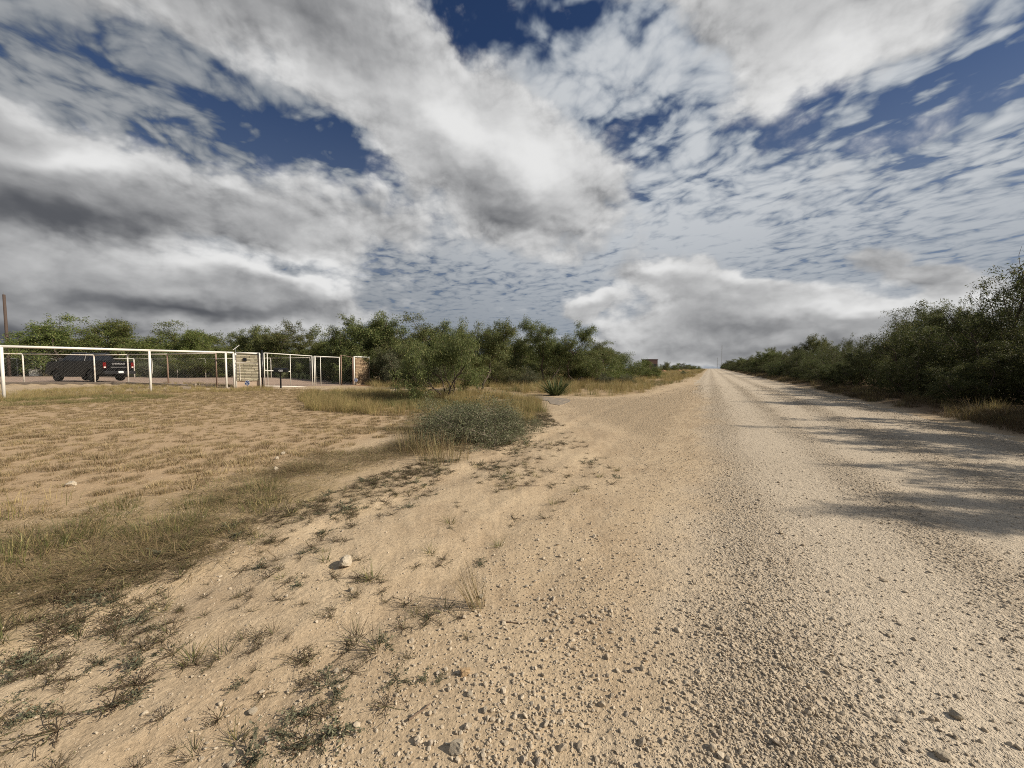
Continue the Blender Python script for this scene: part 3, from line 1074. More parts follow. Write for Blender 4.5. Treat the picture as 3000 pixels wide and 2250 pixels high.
# ------------------------------------------------------------------ trees and shrubs
def grow(rs, height, spread, stems, lean, depth=3, kids=(6, 5, 4), droop=0.25, wander=0.22, start=0.25, r0=0.07, trunk_frac=0.5):
    """a branching skeleton: list of (points, radii, level)"""
    out = []

    def branch(p, d, L, r, level):
        nseg = max(3, int(L / 0.22)) if level < 2 else 3
        pts, rad = [p.copy()], [r]
        q = p.copy()
        for i in range(nseg):
            d = d + rs.normal(0, wander, 3)
            if level >= 2:
                d[2] -= droop * (i + 1) / nseg * 0.6
            else:
                d[2] += 0.05
            d = d / np.linalg.norm(d)
            q = q + d * L / nseg
            if q[2] < 0.08:
                q[2] = 0.08
                d[2] = abs(d[2])
            pts.append(q.copy())
            rad.append(r * (1 - 0.72 * (i + 1) / nseg))
        out.append((np.array(pts), np.array(rad), level))
        if level < depth:
            for k in range(kids[level] + rs.integers(-1, 2)):
                f = rs.uniform(start if level == 0 else 0.2, 1.0)
                idx = min(int(f * nseg), nseg - 1)
                bp = pts[idx] + (pts[idx + 1] - pts[idx]) * rs.uniform()
                dd = (pts[idx + 1] - pts[idx])
                dd = dd / np.linalg.norm(dd)
                side = rs.normal(0, 1, 3)
                side -= dd * (side @ dd)
                side /= np.linalg.norm(side)
                nd = dd * rs.uniform(0.3, 0.8) + side * rs.uniform(0.6, 1.0)
                nd[2] += 0.22 if level < 1 else 0.08
                nd /= np.linalg.norm(nd)
                Lc = L * rs.uniform(0.38, 0.62) * (1.15 - 0.45 * f)
                branch(bp, nd, max(Lc, 0.16), rad[idx] * 0.55, level + 1)

    for s_ in range(stems):
        ph = 2 * math.pi * (s_ + rs.uniform(-0.3, 0.3)) / stems
        ln = lean * rs.uniform(0.5, 1.15)
        d = np.array([math.sin(ln) * math.cos(ph), math.sin(ln) * math.sin(ph), math.cos(ln)])
        branch(np.array([0.05 * math.cos(ph), 0.05 * math.sin(ph), -0.12]), d, height * rs.uniform(0.75, 1.0), r0 * rs.uniform(0.75, 1.1), 0)
    pts = np.concatenate([b_[0] for b_ in out])
    sx = spread / max(np.percentile(np.abs(pts[:, 0]), 98), 0.1)
    sy = spread / max(np.percentile(np.abs(pts[:, 1]), 98), 0.1)
    szf = height / max(pts[:, 2].max(), 0.1)
    for i, (p, r, l) in enumerate(out):
        out[i] = (p * np.array([sx, sy, szf]), r, l)
    return out


def wood_mesh(name, sk, max_level, mat, sides=(7, 5, 4, 3)):
    Vs, Qs, off = [], [], 0
    for p, r, l in sk:
        if l > max_level:
            continue
        n = sides[l]
        t = np.gradient(p, axis=0)
        t /= np.linalg.norm(t, axis=1, keepdims=True) + 1e-9
        ref = np.where(np.abs(t[:, 2:3]) > 0.9, [[1.0, 0, 0]], [[0, 0, 1.0]])
        a = np.cross(t, ref); a /= np.linalg.norm(a, axis=1, keepdims=True) + 1e-9
        b_ = np.cross(t, a)
        an = np.arange(n) * 2 * np.pi / n
        V = p[:, None] + (a[:, None] * np.cos(an)[None, :, None] + b_[:, None] * np.sin(an)[None, :, None]) * r[:, None, None]
        m = len(p)
        i, j = np.meshgrid(np.arange(m - 1), np.arange(n), indexing='ij')
        q = np.stack([i * n + j, i * n + (j + 1) % n, (i + 1) * n + (j + 1) % n, (i + 1) * n + j], -1).reshape(-1, 4)
        Vs.append(V.reshape(-1, 3)); Qs.append(q + off); off += m * n
    me = mesh_np(name, np.concatenate(Vs), np.concatenate(Qs), None, True)
    me.materials.append(mat)
    return me


def leaves_at(rs, P_, D_, length, width, droop, spread, zmin=0.03):
    """thin diamond leaflets round the points P_ with rough direction D_"""
    n = len(P_)
    p = P_ + rs.normal(0, spread, (n, 3)) * np.array([1, 1, 0.8])
    d = D_ * 0.5 + rs.normal(0, 0.6, (n, 3))
    d[:, 2] -= droop
    d /= np.linalg.norm(d, axis=1, keepdims=True) + 1e-9
    s_ = np.cross(d, rs.normal(0, 1, (n, 3)))
    s_ /= np.linalg.norm(s_, axis=1, keepdims=True) + 1e-9
    L = length * rs.uniform(0.6, 1.25, n)[:, None]
    W = width * rs.uniform(0.7, 1.3, n)[:, None]
    p[:, 2] = np.maximum(p[:, 2], zmin)
    V = np.stack([p, p + d * L * 0.5 + s_ * W, p + d * L, p + d * L * 0.5 - s_ * W], 1)
    V[..., 2] = np.maximum(V[..., 2], 0.01)
    q = np.arange(n * 4).reshape(n, 4)
    return V.reshape(-1, 3), q


def crown_mesh(name, rs, sk, mat, n_leaf, length, width, droop=0.5, spread=0.10, levels=(2, 3), zmin=0.05):
    segP, segD, wt_ = [], [], []
    for p, r, l in sk:
        if l in levels:
            a, b_ = p[:-1], p[1:]
            segP.append(np.stack([a, b_], 1)); wt_.append(np.linalg.norm(b_ - a, axis=1) * (1.0 if l == levels[-1] else 0.55))
    seg = np.concatenate(segP); wt_ = np.concatenate(wt_)
    idx = rs.choice(len(seg), n_leaf, p=wt_ / wt_.sum())
    f = rs.uniform(0, 1, n_leaf)[:, None]
    P_ = seg[idx, 0] * (1 - f) + seg[idx, 1] * f
    D_ = seg[idx, 1] - seg[idx, 0]
    D_ /= np.linalg.norm(D_, axis=1, keepdims=True) + 1e-9
    V, q = leaves_at(rs, P_, D_, length, width, droop, spread, zmin)
    me = mesh_np(name, V, q)
    me.materials.append(mat)
    return me


def tree_kind(seed, height, spread, mat, stems=3, lean=0.55, n_leaf=16000, length=0.13, width=0.013, droop=0.5, lspread=0.10, kids=(7, 6, 4), start=0.25, bark=None, r0=0.07, wander=0.22, max_level=2, levels=(2, 3)):
    rs = np.random.default_rng(seed)
    sk = grow(rs, height, spread, stems, lean, 3, kids, start=start, r0=r0, wander=wander)
    tr = wood_mesh('trunk', sk, max_level, bark or M['bark'])
    cr = crown_mesh('crown', rs, sk, mat, n_leaf, length, width, droop, lspread, levels)
    return tr, cr


KIND = {}
# mesquites about 5 m tall with feathery foliage
for i in range(4):
    KIND['mesq%d' % i] = tree_kind(10 + i, 5.2, 2.6, M['mesq'], stems=3 + i % 2, lean=0.62, n_leaf=24000, length=0.15, width=0.017, lspread=0.10, start=0.30, r0=0.085)
for i in range(3):
    KIND['dense%d' % i] = tree_kind(30 + i, 5.0, 2.9, M['mesq_bright'], stems=4, lean=0.75, n_leaf=28000, length=0.15, width=0.019, lspread=0.125, start=0.2, r0=0.08)
for i in range(4):
    KIND['hedge%d' % i] = tree_kind(50 + i, 3.6, 2.3, M['mesq_dark'], stems=4, lean=0.75, n_leaf=20000, length=0.11, width=0.014, lspread=0.075, start=0.1, r0=0.055, max_level=2)
for i in range(2):
    KIND['open%d' % i] = tree_kind(70 + i, 4.8, 2.4, M['mesq_dark'], stems=3, lean=0.55, n_leaf=9000, length=0.12, width=0.012, lspread=0.06, start=0.3, r0=0.06, max_level=3)
KIND['feather0'] = tree_kind(81, 3.4, 2.1, M['mesq'], stems=5, lean=0.6, n_leaf=26000, length=0.13, width=0.010, droop=0.75, lspread=0.10, start=0.3, r0=0.045, max_level=2)
KIND['feather1'] = tree_kind(82, 4.2, 2.2, M['mesq'], stems=2, lean=0.5, n_leaf=26000, length=0.14, width=0.011, droop=0.75, lspread=0.11, start=0.3, r0=0.06, max_level=2)
KIND['lean0'] = tree_kind(85, 4.2, 2.6, M['mesq'], stems=3, lean=0.9, n_leaf=17000, length=0.14, width=0.012, droop=0.7, lspread=0.12, start=0.35, r0=0.08, max_level=2)
for i in range(2):
    KIND['sage%d' % i] = tree_kind(90 + i, 2.0, 1.5, M['shrub_dk'], stems=8, lean=0.75, n_leaf=15000, length=0.10, width=0.011, droop=-0.2, lspread=0.09, kids=(5, 4, 3), start=0.1, r0=0.025, bark=M['twig'])
KIND['round0'] = tree_kind(95, 2.6, 2.2, M['mesq_bright'], stems=6, lean=0.85, n_leaf=20000, length=0.14, width=0.013, droop=0.3, lspread=0.11, start=0.08, r0=0.04)
KIND['round1'] = tree_kind(96, 2.6, 2.2, M['mesq'], stems=6, lean=0.85, n_leaf=18000, length=0.14, width=0.013, droop=0.2, lspread=0.12, start=0.08, r0=0.04)
KIND['bush'] = tree_kind(97, 0.98, 0.92, M['sage'], stems=18, lean=0.75, n_leaf=24000, length=0.036, width=0.006, droop=-0.35, lspread=0.05, kids=(6, 5, 3), start=0.1, r0=0.011, bark=M['twig'], wander=0.38, max_level=3)


def plant(kind, name, x, y, sx, sz, label, cat, group=None, rz=None, z=None, sy=None):
    tr, cr = KIND[kind]
    t = thing(name, label, cat, (x, y, hz(x, y) if z is None else z), random.uniform(0, 6.28) if rz is None else rz, group)
    t.scale = (sx, sy or sx, sz)
    link('trunk', tr, None, t)
    link('crown', cr, None, t)
    return t


def plant_px(kind, name, px, top_y, D, width_px, label, cat, group=None, rz=None):
    """put a tree on the ground at depth D under pixel column px; its top reaches the pixel row top_y"""
    p = at(px, 1073, D)
    z0 = hz(p.x, D)
    H = at(px, top_y, D).z - z0
    wid = width_px * D / FPX
    base = {'mesq': (5.2, 2.6), 'dens': (5.0, 2.9), 'hedg': (3.6, 2.3), 'open': (4.8, 2.4), 'lean': (4.2, 2.6), 'sage': (2.0, 1.5), 'roun': (2.6, 2.2), 'bush': (0.92, 1.08)}.get(kind[:4])
    if kind == 'feather0': base = (3.4, 2.1)
    if kind == 'feather1': base = (4.2, 2.2)
    return plant(kind, name, p.x, D, wid / 2 / base[1] * 1.12, H / base[0] * 1.0, label, cat, group, rz, z0)


LT = 'tree line behind the fenced yard'
for k, a in enumerate([
    ('dense0', 205, 922, 47, 230, 'tall leafy mesquite behind the yard, left above the black pickup hood'),
    ('dense1', 310, 935, 48, 230, 'leafy mesquite rising behind the yard, right above the pickup roof'),
    ('dense2', 420, 938, 47, 220, 'leafy mesquite behind the yard, above the second white fence post'),
    ('dense0', 515, 940, 49, 210, 'leafy mesquite behind the yard, right of the second white fence post'),
    ('dense1', 590, 965, 47, 170, 'lower leafy mesquite behind the yard, left of the solar panel'),
    ('mesq0', 110, 985, 52, 190, 'low mesquite behind the yard, right of the wooden pole'),
    ('mesq1', 10, 1000, 55, 200, 'low mesquite at the left photo edge behind the wooden pole'),
    ('mesq2', 700, 945, 46, 170, 'thin crowned mesquite just above the small solar panel'),
    ('mesq3', 770, 972, 45, 150, 'mesquite behind the yard, above the gate hinge post'),
    ('mesq0', 845, 936, 44, 160, 'tallest mesquite behind the yard, above the mailbox'),
    ('dense2', 905, 985, 46, 190, 'low leafy mesquite behind the meeting posts of the gate'),
    ('dense1', 970, 985, 44, 170, 'low leafy mesquite behind the right gate leaf'),
    ('mesq1', 1035, 925, 42, 190, 'tall mesquite rising above the rusty stone pillar'),
    ('mesq3', 1120, 918, 41, 210, 'tallest mesquite right of the rusty stone pillar'),
    ('mesq2', 1200, 925, 42, 190, 'tall mesquite behind the feathery shrub left of centre'),
    ('mesq0', 1290, 938, 42, 170, 'mesquite crown showing above the feathery trees left of centre'),
    ('mesq1', 1425, 938, 40, 150, 'mesquite with a round top above the white trunked tree'),
    ('mesq3', 1490, 975, 37, 170, 'mesquite behind the gap right of the white trunked tree'),
    ('dense0', 655, 1010, 43, 170, 'low leafy mesquite behind the grey stone pillar'),
    ('dense2', 60, 1015, 50, 150, 'low leafy mesquite behind the far white gate'),
]):
    plant_px(a[0], 'mesquite_tree', *a[1:5], a[5], 'tree', LT)

# growth under the tree line, behind the yard and right of the pillar
for k, (px_, ty, D, wp) in enumerate([(420, 1045, 43.5, 120), (500, 1040, 43.5, 130), (580, 1035, 43.5, 130), (660, 1040, 43, 120), (740, 1035, 43, 120), (820, 1032, 42.8, 130), (900, 1036, 42.6, 120), (970, 1040, 42.5, 110), (1020, 1030, 41, 120),
                                     (-20, 1040, 50, 150), (180, 1030, 50, 150), (260, 1030, 50, 150), (340, 1035, 48, 130)]):
    plant_px(['round1', 'sage0', 'round1'][k % 3], 'shrub', px_, ty, D, wp, 'dark shrub in the undergrowth along the back fence of the yard', 'shrub', 'shrubs along the back fence')
for k, (kd, px_, ty, D, wp, lab) in enumerate([
    ('sage0', 1135, 1020, 36.5, 110, 'grey green shrub touching the right side of the rusty stone pillar'),
    ('sage1', 1180, 1008, 34, 120, 'grey green shrub two plants right of the rusty stone pillar'),
    ('sage0', 1225, 1012, 31, 130, 'grey green shrub left of the feathery multi stemmed tree'),
    ('sage1', 1275, 1030, 28, 110, 'grey green shrub behind the foot of the feathery multi stemmed tree'),
    ('round1', 1350, 1000, 33, 160, 'dark shrub filling the gap behind the two feathery trees'),
    ('round1', 1475, 1050, 30, 150, 'dark rounded shrub right of the white trunked tree'),
    ('sage1', 1535, 1075, 29, 100, 'dark rounded shrub left of the yucca'),
    ('round1', 1190, 990, 37, 170, 'tall dark shrub behind the grey green shrubs'),
    ('round1', 1080, 1000, 39, 150, 'dark shrub behind the rusty stone pillar'),
]):
    plant_px(kd, 'shrub', px_, ty, D, wp, lab, 'shrub')

FT = 'feathery trees beside the driveway'
plant_px('feather0', 'feathery_tree', 1312, 940, 17.5, 245, 'feathery multi stemmed tree growing behind the grey bush', 'tree', FT)
plant_px('feather1', 'feathery_tree', 1405, 938, 22.5, 235, 'feathery tree with forked pale trunk right of the multi stemmed tree', 'tree', FT)
plant_px('feather1', 'feathery_tree', 1603, 926, 34, 165, 'tall narrow mesquite standing behind the yucca', 'tree', FT, rz=2.0)
plant_px('lean0', 'feathery_tree', 1690, 985, 34, 200, 'low spreading mesquite with leaning dark limbs right of the yucca', 'tree', FT)
plant_px('mesq2', 'mesquite_tree', 1560, 985, 38, 150, 'mesquite left behind the tall narrow tree', 'tree', FT)
plant_px('mesq0', 'mesquite_tree', 1755, 1000, 42, 150, 'mesquite right of the leaning tree', 'tree', FT)
plant_px('round1', 'shrub', 1650, 1030, 38, 170, 'dark shrub behind the tall narrow mesquite', 'shrub')
plant_px('round0', 'shrub', 1745, 1040, 37, 150, 'leafy shrub below the mesquite right of the leaning tree', 'shrub')
plant_px('round1', 'shrub', 1840, 1030, 47, 130, 'dark spreading shrub left of the bright green shrub', 'shrub')
plant_px('round0', 'shrub', 1893, 1058, 48, 95, 'bright green shrub in front of the dark red structure', 'shrub')
plant_px('sage0', 'shrub', 1770, 1092, 30, 50, 'small dark bush in the tall grass right of the yucca', 'shrub')
plant_px('sage1', 'shrub', 1838, 1094, 33, 50, 'small dark bush in the tall grass near the road', 'shrub')
for k, (px_, ty, D, wp, lab) in enumerate([(1948, 1058, 120, 30, 'round dark tree far off left of the road'), (1970, 1064, 130, 38, 'low green shrub far off beside the round dark tree'), (1994, 1063, 140, 46, 'wide green shrub far off behind the red mounds'),
                                            (2020, 1067, 160, 40, 'dark shrub far off near the road crest'), (2034, 1069, 170, 32, 'last dark shrub left of the road crest'), (2004, 1085, 62, 22, 'single small bush on the pale track far along the road')]):
    plant_px(['round1', 'round0', 'sage0'][k % 3], 'shrub', px_, ty, D, wp, lab, 'shrub', 'far shrubs left of the road')
# wood further off on the left, so that gaps show more trees
for k in range(16):
    px_ = 640 + k * 75 + random.uniform(-20, 20)
    plant_px('dense%d' % (k % 3), 'mesquite_tree', px_, 1000 + random.uniform(-14, 18), 60 + random.uniform(-3, 14), 150, 'mesquite in the second row glimpsed between the front trees', 'tree', 'second row of trees')

# the hedgerow along the right side of the road
HG = 'hedgerow along the right road edge'


def on_road(s_, u_):
    return s_ * RT[0] + u_ * RN[0], s_ * RT[1] + u_ * RN[1]


for (s_, u_, kd, sx, sz, lab) in [
    (22.3, 10.0, 'open0', 1.15, 1.30, 'tall open crowned mesquite at the right photo edge'),
    (20.2, 9.3, 'hedge0', 1.0, 1.05, 'dark bush at the right photo edge below the tall mesquite'),
    (25.4, 9.2, 'hedge1', 0.95, 1.0, 'dark rounded mesquite left of the tall mesquite'),
    (28.6, 9.5, 'open1', 0.95, 0.98, 'mesquite with bare arching branches left of the tall one'),
]:
    xx, yy = on_road(s_, u_)
    plant(kd, 'mesquite_tree', xx, yy, sx, sz, lab, 'tree', HG)
for (xx, yy, kd, sx, sz, lab) in [
    (12.7, 6.3, 'mesq3', 0.60, 0.82, 'mesquite just outside the right photo edge shading the road'),
    (11.8, 2.8, 'mesq1', 0.62, 1.02, 'dark mesquite outside the photo, right of the camera'),
    (12.6, 0.6, 'mesq2', 0.50, 0.86, 'open mesquite outside the photo, level with the camera'),
    (14.2, 7.6, 'hedge3', 1.0, 1.25, 'taller mesquite outside the photo, behind the roadside ones'),
]:
    plant(kd, 'mesquite_tree', xx, yy, sx, sz, lab, 'tree', HG)
rs_ = random.Random(5)
s_ = 11.0
k = 0
while s_ < 300:
    step = 2.1 if s_ < 60 else (3.4 if s_ < 140 else 6.0)
    for row, uu in enumerate((8.0, 9.8, 12.2)):
        if row == 0 and rs_.random() < 0.30:
            continue
        if s_ > 150 and row == 2:
            continue
        if s_ < 15 and row == 0:
            continue
        xx, yy = on_road(s_ + rs_.uniform(-0.9, 0.9), uu + rs_.uniform(-0.45, 0.5))
        hf = (rs_.uniform(0.50, 0.80), rs_.uniform(0.85, 1.18), rs_.uniform(1.05, 1.42))[row] * (0.68 if rs_.random() < 0.4 else 0.90) * (1.0 if s_ < 30 else 0.90)
        sxy = rs_.uniform(0.60, 0.80) * (0.8 if row == 0 else 1.0) * (1.0 if s_ < 60 else (1.25 if s_ < 140 else 1.8))
        plant('hedge%d' % (k % 4) if rs_.random() < 0.55 or row == 0 else ('open%d' % (k % 2) if rs_.random() < 0.6 else 'mesq%d' % (k % 4)), 'mesquite_tree', xx, yy, sxy, hf,
              ('low dark bush at the front of the hedgerow along the right road edge', 'dark mesquite in the hedgerow along the right road edge', 'taller mesquite at the back of the hedgerow along the right road edge')[row], 'tree',
              ('front bushes of the right hedgerow', 'trees of the right hedgerow', 'back trees of the right hedgerow')[row])
        k += 1
    s_ += step

# the grey bush in the middle of the picture
p = gp(1400, 1290)
plant('bush', 'grey_bush', p.x, p.y, 1.22, 1.05, 'dense grey green bush between sandy shoulder and dry field', 'bush', rz=0.6)
p = gp(1478, 1272)
plant('bush', 'grey_bush', p.x, p.y, 0.72, 0.80, 'low grey green bush at the right end of the dense one', 'bush', rz=4.2)
p = gp(1330, 1262)
plant('bush', 'grey_bush', p.x, p.y, 1.0, 0.92, 'smaller grey green bush behind the left end of the dense one', 'bush', rz=2.6)

# yucca
p = gp(1628, 1158)
rs = np.random.default_rng(5)
V, Q = blades(rs, 240, 1.3, 0.34, 1.45, 0.05, curl=0.05, seg=2, hvar=0.35, base=0.6, min_w=0.05, first=0.9)
tag(link('yucca', mesh_np('yucca', V, Q), M['yucca'], None, (p.x, p.y, hz(p.x, p.y))), 'spiky green yucca rosette at the edge of the driveway', 'yucca')

# ------------------------------------------------------------------ grass
T_dry = [tuft('dry_tuft', 400 + i, M['dry'], n=100, h=0.115, spread=0.125, lean=0.95, width=0.006, curl=0.3, seg=2, base=0.95) for i in range(6)]
T_mat = [tuft('matted_tuft', 420 + i, M['brown'], n=60, h=0.30, spread=0.40, lean=1.75, width=0.0048, curl=0.1, seg=3, base=0.7, first=0.7) for i in range(5)]
T_grn = [tuft('green_tuft', 440 + i, M['green_grass'], n=80, h=0.24, spread=0.35, lean=1.0, width=0.005, curl=0.5, seg=3, base=0.5) for i in range(5)]
T_straw = [tuft('straw_tuft', 460 + i, M['straw'], n=60, h=0.62, spread=0.40, lean=0.55, width=0.007, curl=0.6, seg=3, base=0.6) for i in range(5)]
T_verge = [tuft('verge_tuft', 480 + i, M['verge_brown'], n=60, h=0.36, spread=0.40, lean=0.95, width=0.007, curl=0.5, seg=3, base=0.6) for i in range(4)]


def sample_poly(poly, N, wob_seed=41, soft=0.0):
    p = np.array(poly)
    lo, hi = p.min(0), p.max(0)
    lo = np.maximum(lo, [-60, 0]); hi = np.minimum(hi, [60, 70])
    x = rng.uniform(lo[0], hi[0], N); y = rng.uniform(lo[1], hi[1], N)
    ok = (poly_sd(x, y, poly) + soft * fbm(x / 1.5, y / 1.5, 3, wob_seed) * 2 > 0) & in_front(x, y)
    return x[ok], y[ok]


def uniform_scale(a):
    return np.stack([a, a, a], 1)


# short dry tufts of the field
gx, gy = np.meshgrid(np.arange(-48, 3, 0.22), np.arange(3, 40, 0.22), indexing='ij')
x = gx.ravel() + rng.uniform(-0.15, 0.15, gx.size); y = gy.ravel() + rng.uniform(-0.15, 0.15, gx.size)
ok = (poly_sd(x, y, FIELD) + fbm(x / 1.5, y / 1.5, 3, 41) > 0) & in_front(x, y)
x, y = x[ok], y[ok]
keep = rng.uniform(0, 1, len(x)) < np.clip(0.80 + 1.2 * fbm(x / 1.6, y / 1.6, 3, 111), 0.1, 0.97)
x, y = x[keep], y[keep]
sc = rng.uniform(0.55, 1.25, len(x)) * (0.9 + 0.7 * fbm(x / 3, y / 3, 2, 113))
gn_scatter('dry_grass', T_dry, zs(x, y, -0.01), rand_rot(len(x), 0.08), np.stack([sc * rng.uniform(0.8, 1.4, len(x)), sc * rng.uniform(0.8, 1.4, len(x)), sc * rng.uniform(0.5, 0.85, len(x))], 1), rng.integers(0, 6, len(x)), 'short dry straw coloured grass tufts of the field', 'grass')
# longer dry grass and green patches near the fence
fen = px_poly([(-300, 1172), (0, 1150), (300, 1138), (640, 1132), (690, 1134), (800, 1134), (800, 1146), (600, 1150), (300, 1158), (0, 1178), (-300, 1195)])
x, y = sample_poly(fen, 5000)
keep = rng.uniform(0, 1, len(x)) < np.clip(0.6 + 1.5 * fbm(x / 1.2, y / 1.2, 3, 117), 0, 1)
x, y = x[keep], y[keep]
sc = rng.uniform(0.22, 0.55, len(x))
gn_scatter('fence_grass', T_straw, zs(x, y, -0.01), rand_rot(len(x), 0.1), uniform_scale(sc), rng.integers(0, 5, len(x)), 'longer dry grass growing along the white fence', 'grass')
grn = px_poly([(-300, 1185), (0, 1172), (200, 1160), (430, 1158), (560, 1163), (420, 1178), (150, 1188), (0, 1195), (-300, 1215)])
x, y = sample_poly(grn, 2600, soft=0.4)
keep = rng.uniform(0, 1, len(x)) < np.clip(0.1 + 1.8 * fbm(x / 1.5, y / 1.5, 3, 118), 0, 0.7)
x, y = x[keep], y[keep]
sc = rng.uniform(0.5, 0.9, len(x))
gn_scatter('green_field_grass', T_grn, zs(x, y, -0.01), rand_rot(len(x), 0.08), uniform_scale(sc), rng.integers(0, 5, len(x)), 'low green grass patches in front of the white fence', 'grass')
# matted brown and green strip between field and sand
x, y = sample_poly(MATTED, 26000, soft=0.9)
pd = np.clip(0.56 + 2.0 * fbm(x / 1.0, y / 0.6, 3, 121), 0.03, 1)
keep = (rng.uniform(0, 1, len(x)) < pd) & (np.hypot(x, y) < 30)
x, y = x[keep], y[keep]
gsel = fbm(x / 1.3, y / 1.3, 3, 131) > 0.13
sc = rng.uniform(0.5, 1.1, len(x))
vid = np.where(gsel & (rng.uniform(0, 1, len(x)) < 0.35), 5 + rng.integers(0, 5, len(x)), rng.integers(0, 5, len(x)))
gn_scatter('matted_grass', T_mat + T_grn, zs(x, y, -0.01), rand_rot(len(x), 0.1), np.stack([sc, sc, sc * np.where(vid >= 5, 0.26, 0.24)], 1), vid, 'matted brown and green grass strip beside the sand', 'grass')
# tall golden grass: round the trees left of centre and beyond the driveway
isl = px_poly([(880, 1160), (1000, 1150), (1200, 1149), (1420, 1152), (1560, 1172), (1590, 1198), (1480, 1215), (1380, 1215), (1250, 1225), (1100, 1215), (900, 1205)])
x, y = sample_poly(isl, 9000, soft=0.5)
keep = rng.uniform(0, 1, len(x)) < np.clip(0.55 + 1.5 * fbm(x / 1.4, y / 1.4, 3, 141), 0, 1) * 0.6
x, y = x[keep], y[keep]
sc = rng.uniform(0.4, 0.85, len(x))
vid = np.where(fbm(x / 1.8, y / 1.8, 3, 143) > 0.08, 5 + rng.integers(0, 5, len(x)), rng.integers(0, 5, len(x)))
scz = np.where(vid >= 5, sc * 1.5, sc)
gn_scatter('tall_grass', T_straw + T_grn, zs(x, y, -0.01), rand_rot(len(x), 0.12), uniform_scale(scz), vid, 'tall golden and green grass around the feathery trees', 'grass')
x, y = sample_poly(FARGRASS, 26000, soft=0.6)
keep = rng.uniform(0, 1, len(x)) < np.clip(0.6 + 1.3 * fbm(x / 2.2, y / 2.2, 3, 151), 0.1, 1) * np.where(np.hypot(x, y) < 40, 0.8, 0.5)
x, y = x[keep], y[keep]
sc = rng.uniform(0.55, 1.25, len(x))
vid = np.where(fbm(x / 2.2, y / 2.2, 3, 153) > 0.10, 5 + rng.integers(0, 5, len(x)), rng.integers(0, 5, len(x)))
gn_scatter('roadside_grass', T_straw + T_grn, zs(x, y, -0.01), rand_rot(len(x), 0.12), uniform_scale(np.where(vid >= 5, sc * 1.4, sc)), vid, 'tall golden grass beyond the driveway left of the road', 'grass')
# grass far along the left of the road
N = 9000
s_ = rng.uniform(38, 200, N); u_ = -rng.uniform(2.2, 40, N)
x, y = s_ * RT[0] + u_ * RN[0], s_ * RT[1] + u_ * RN[1]
keep = rng.uniform(0, 1, N) < np.clip(0.5 + 2.0 * fbm(x / 6, y / 6, 3, 161), 0, 1)
x, y = x[keep], y[keep]
sc = rng.uniform(0.9, 1.9, len(x))
gn_scatter('far_grass', T_straw + T_grn, zs(x, y, -0.01), rand_rot(len(x), 0.12), np.stack([sc * 1.6, sc * 1.6, sc * 0.6], 1), rng.integers(0, 10, len(x)), 'far dry grass left of the road', 'grass')
# verge on the right
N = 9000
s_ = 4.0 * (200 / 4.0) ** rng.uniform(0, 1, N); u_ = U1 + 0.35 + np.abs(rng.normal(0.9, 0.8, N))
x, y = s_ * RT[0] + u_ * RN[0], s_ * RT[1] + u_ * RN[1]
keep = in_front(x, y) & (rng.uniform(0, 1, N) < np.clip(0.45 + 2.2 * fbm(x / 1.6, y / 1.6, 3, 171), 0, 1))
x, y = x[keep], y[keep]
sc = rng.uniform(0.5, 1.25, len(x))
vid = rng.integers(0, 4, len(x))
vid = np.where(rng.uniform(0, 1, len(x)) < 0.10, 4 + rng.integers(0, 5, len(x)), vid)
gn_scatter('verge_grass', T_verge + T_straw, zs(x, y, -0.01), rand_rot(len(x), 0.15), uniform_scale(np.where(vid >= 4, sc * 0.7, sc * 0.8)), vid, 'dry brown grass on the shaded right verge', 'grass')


# ------------------------------------------------------------------ weeds on the sand
def weed_mesh(name, seed, kind):
    rs = np.random.default_rng(seed)
    Vs, Qs, off = [], [], 0
    def addq(V, Q):
        nonlocal off
        Vs.append(V); Qs.append(Q + off); off += len(V)
    if kind == 'spiky':
        addq(*blades(rs, 34, 0.17, 0.06, 1.55, 0.0036, curl=0.15, seg=3, hvar=0.5, base=0.6, first=0.6))
        return [(np.concatenate(Vs), np.concatenate(Qs), M['green_grass'] if seed % 2 else M['weed_br'])]
    stems = 9 if kind == 'leafy' else 14
    sp = []
    lp, ld = [], []
    for k in range(stems):
        ph = rs.uniform(0, 2 * np.pi)
        L = rs.uniform(0.05, 0.13)
        e = rs.uniform(0.15, 0.9)
        pts = [np.array([0, 0, 0.0])]
        d = np.array([math.cos(ph) * math.cos(e), math.sin(ph) * math.cos(e), math.sin(e)])
        for i in range(5):
            d = d + rs.normal(0, 0.28, 3)
            d[2] -= 0.06
            d /= np.linalg.norm(d)
            q = pts[-1] + d * L / 5
            q[2] = max(q[2], 0.004)
            pts.append(q)
        pts = np.array(pts)
        sp.append((pts, np.linspace(0.0016, 0.0007, 6), 2))
        nl = 20 if kind == 'leafy' else 9
        f = rs.uniform(0.2, 1, nl) * 5
        i0 = np.minimum(f.astype(int), 4)
        lp.append(pts[i0] + (pts[i0 + 1] - pts[i0]) * (f - i0)[:, None])
        ld.append(np.repeat(d[None], nl, 0))
    out = []
    V, Q = leaves_at(rs, np.concatenate(lp), np.concatenate(ld), 0.020 if kind == 'leafy' else 0.013, 0.0042 if kind == 'leafy' else 0.0022, -0.3, 0.006, 0.003)
    out.append((V, Q, M['weed'] if kind == 'leafy' else M['weed_br']))
    wm = wood_mesh('stems', sp, 3, M['stick'], (4, 4, 3, 3))
    out.append(wm)
    return out


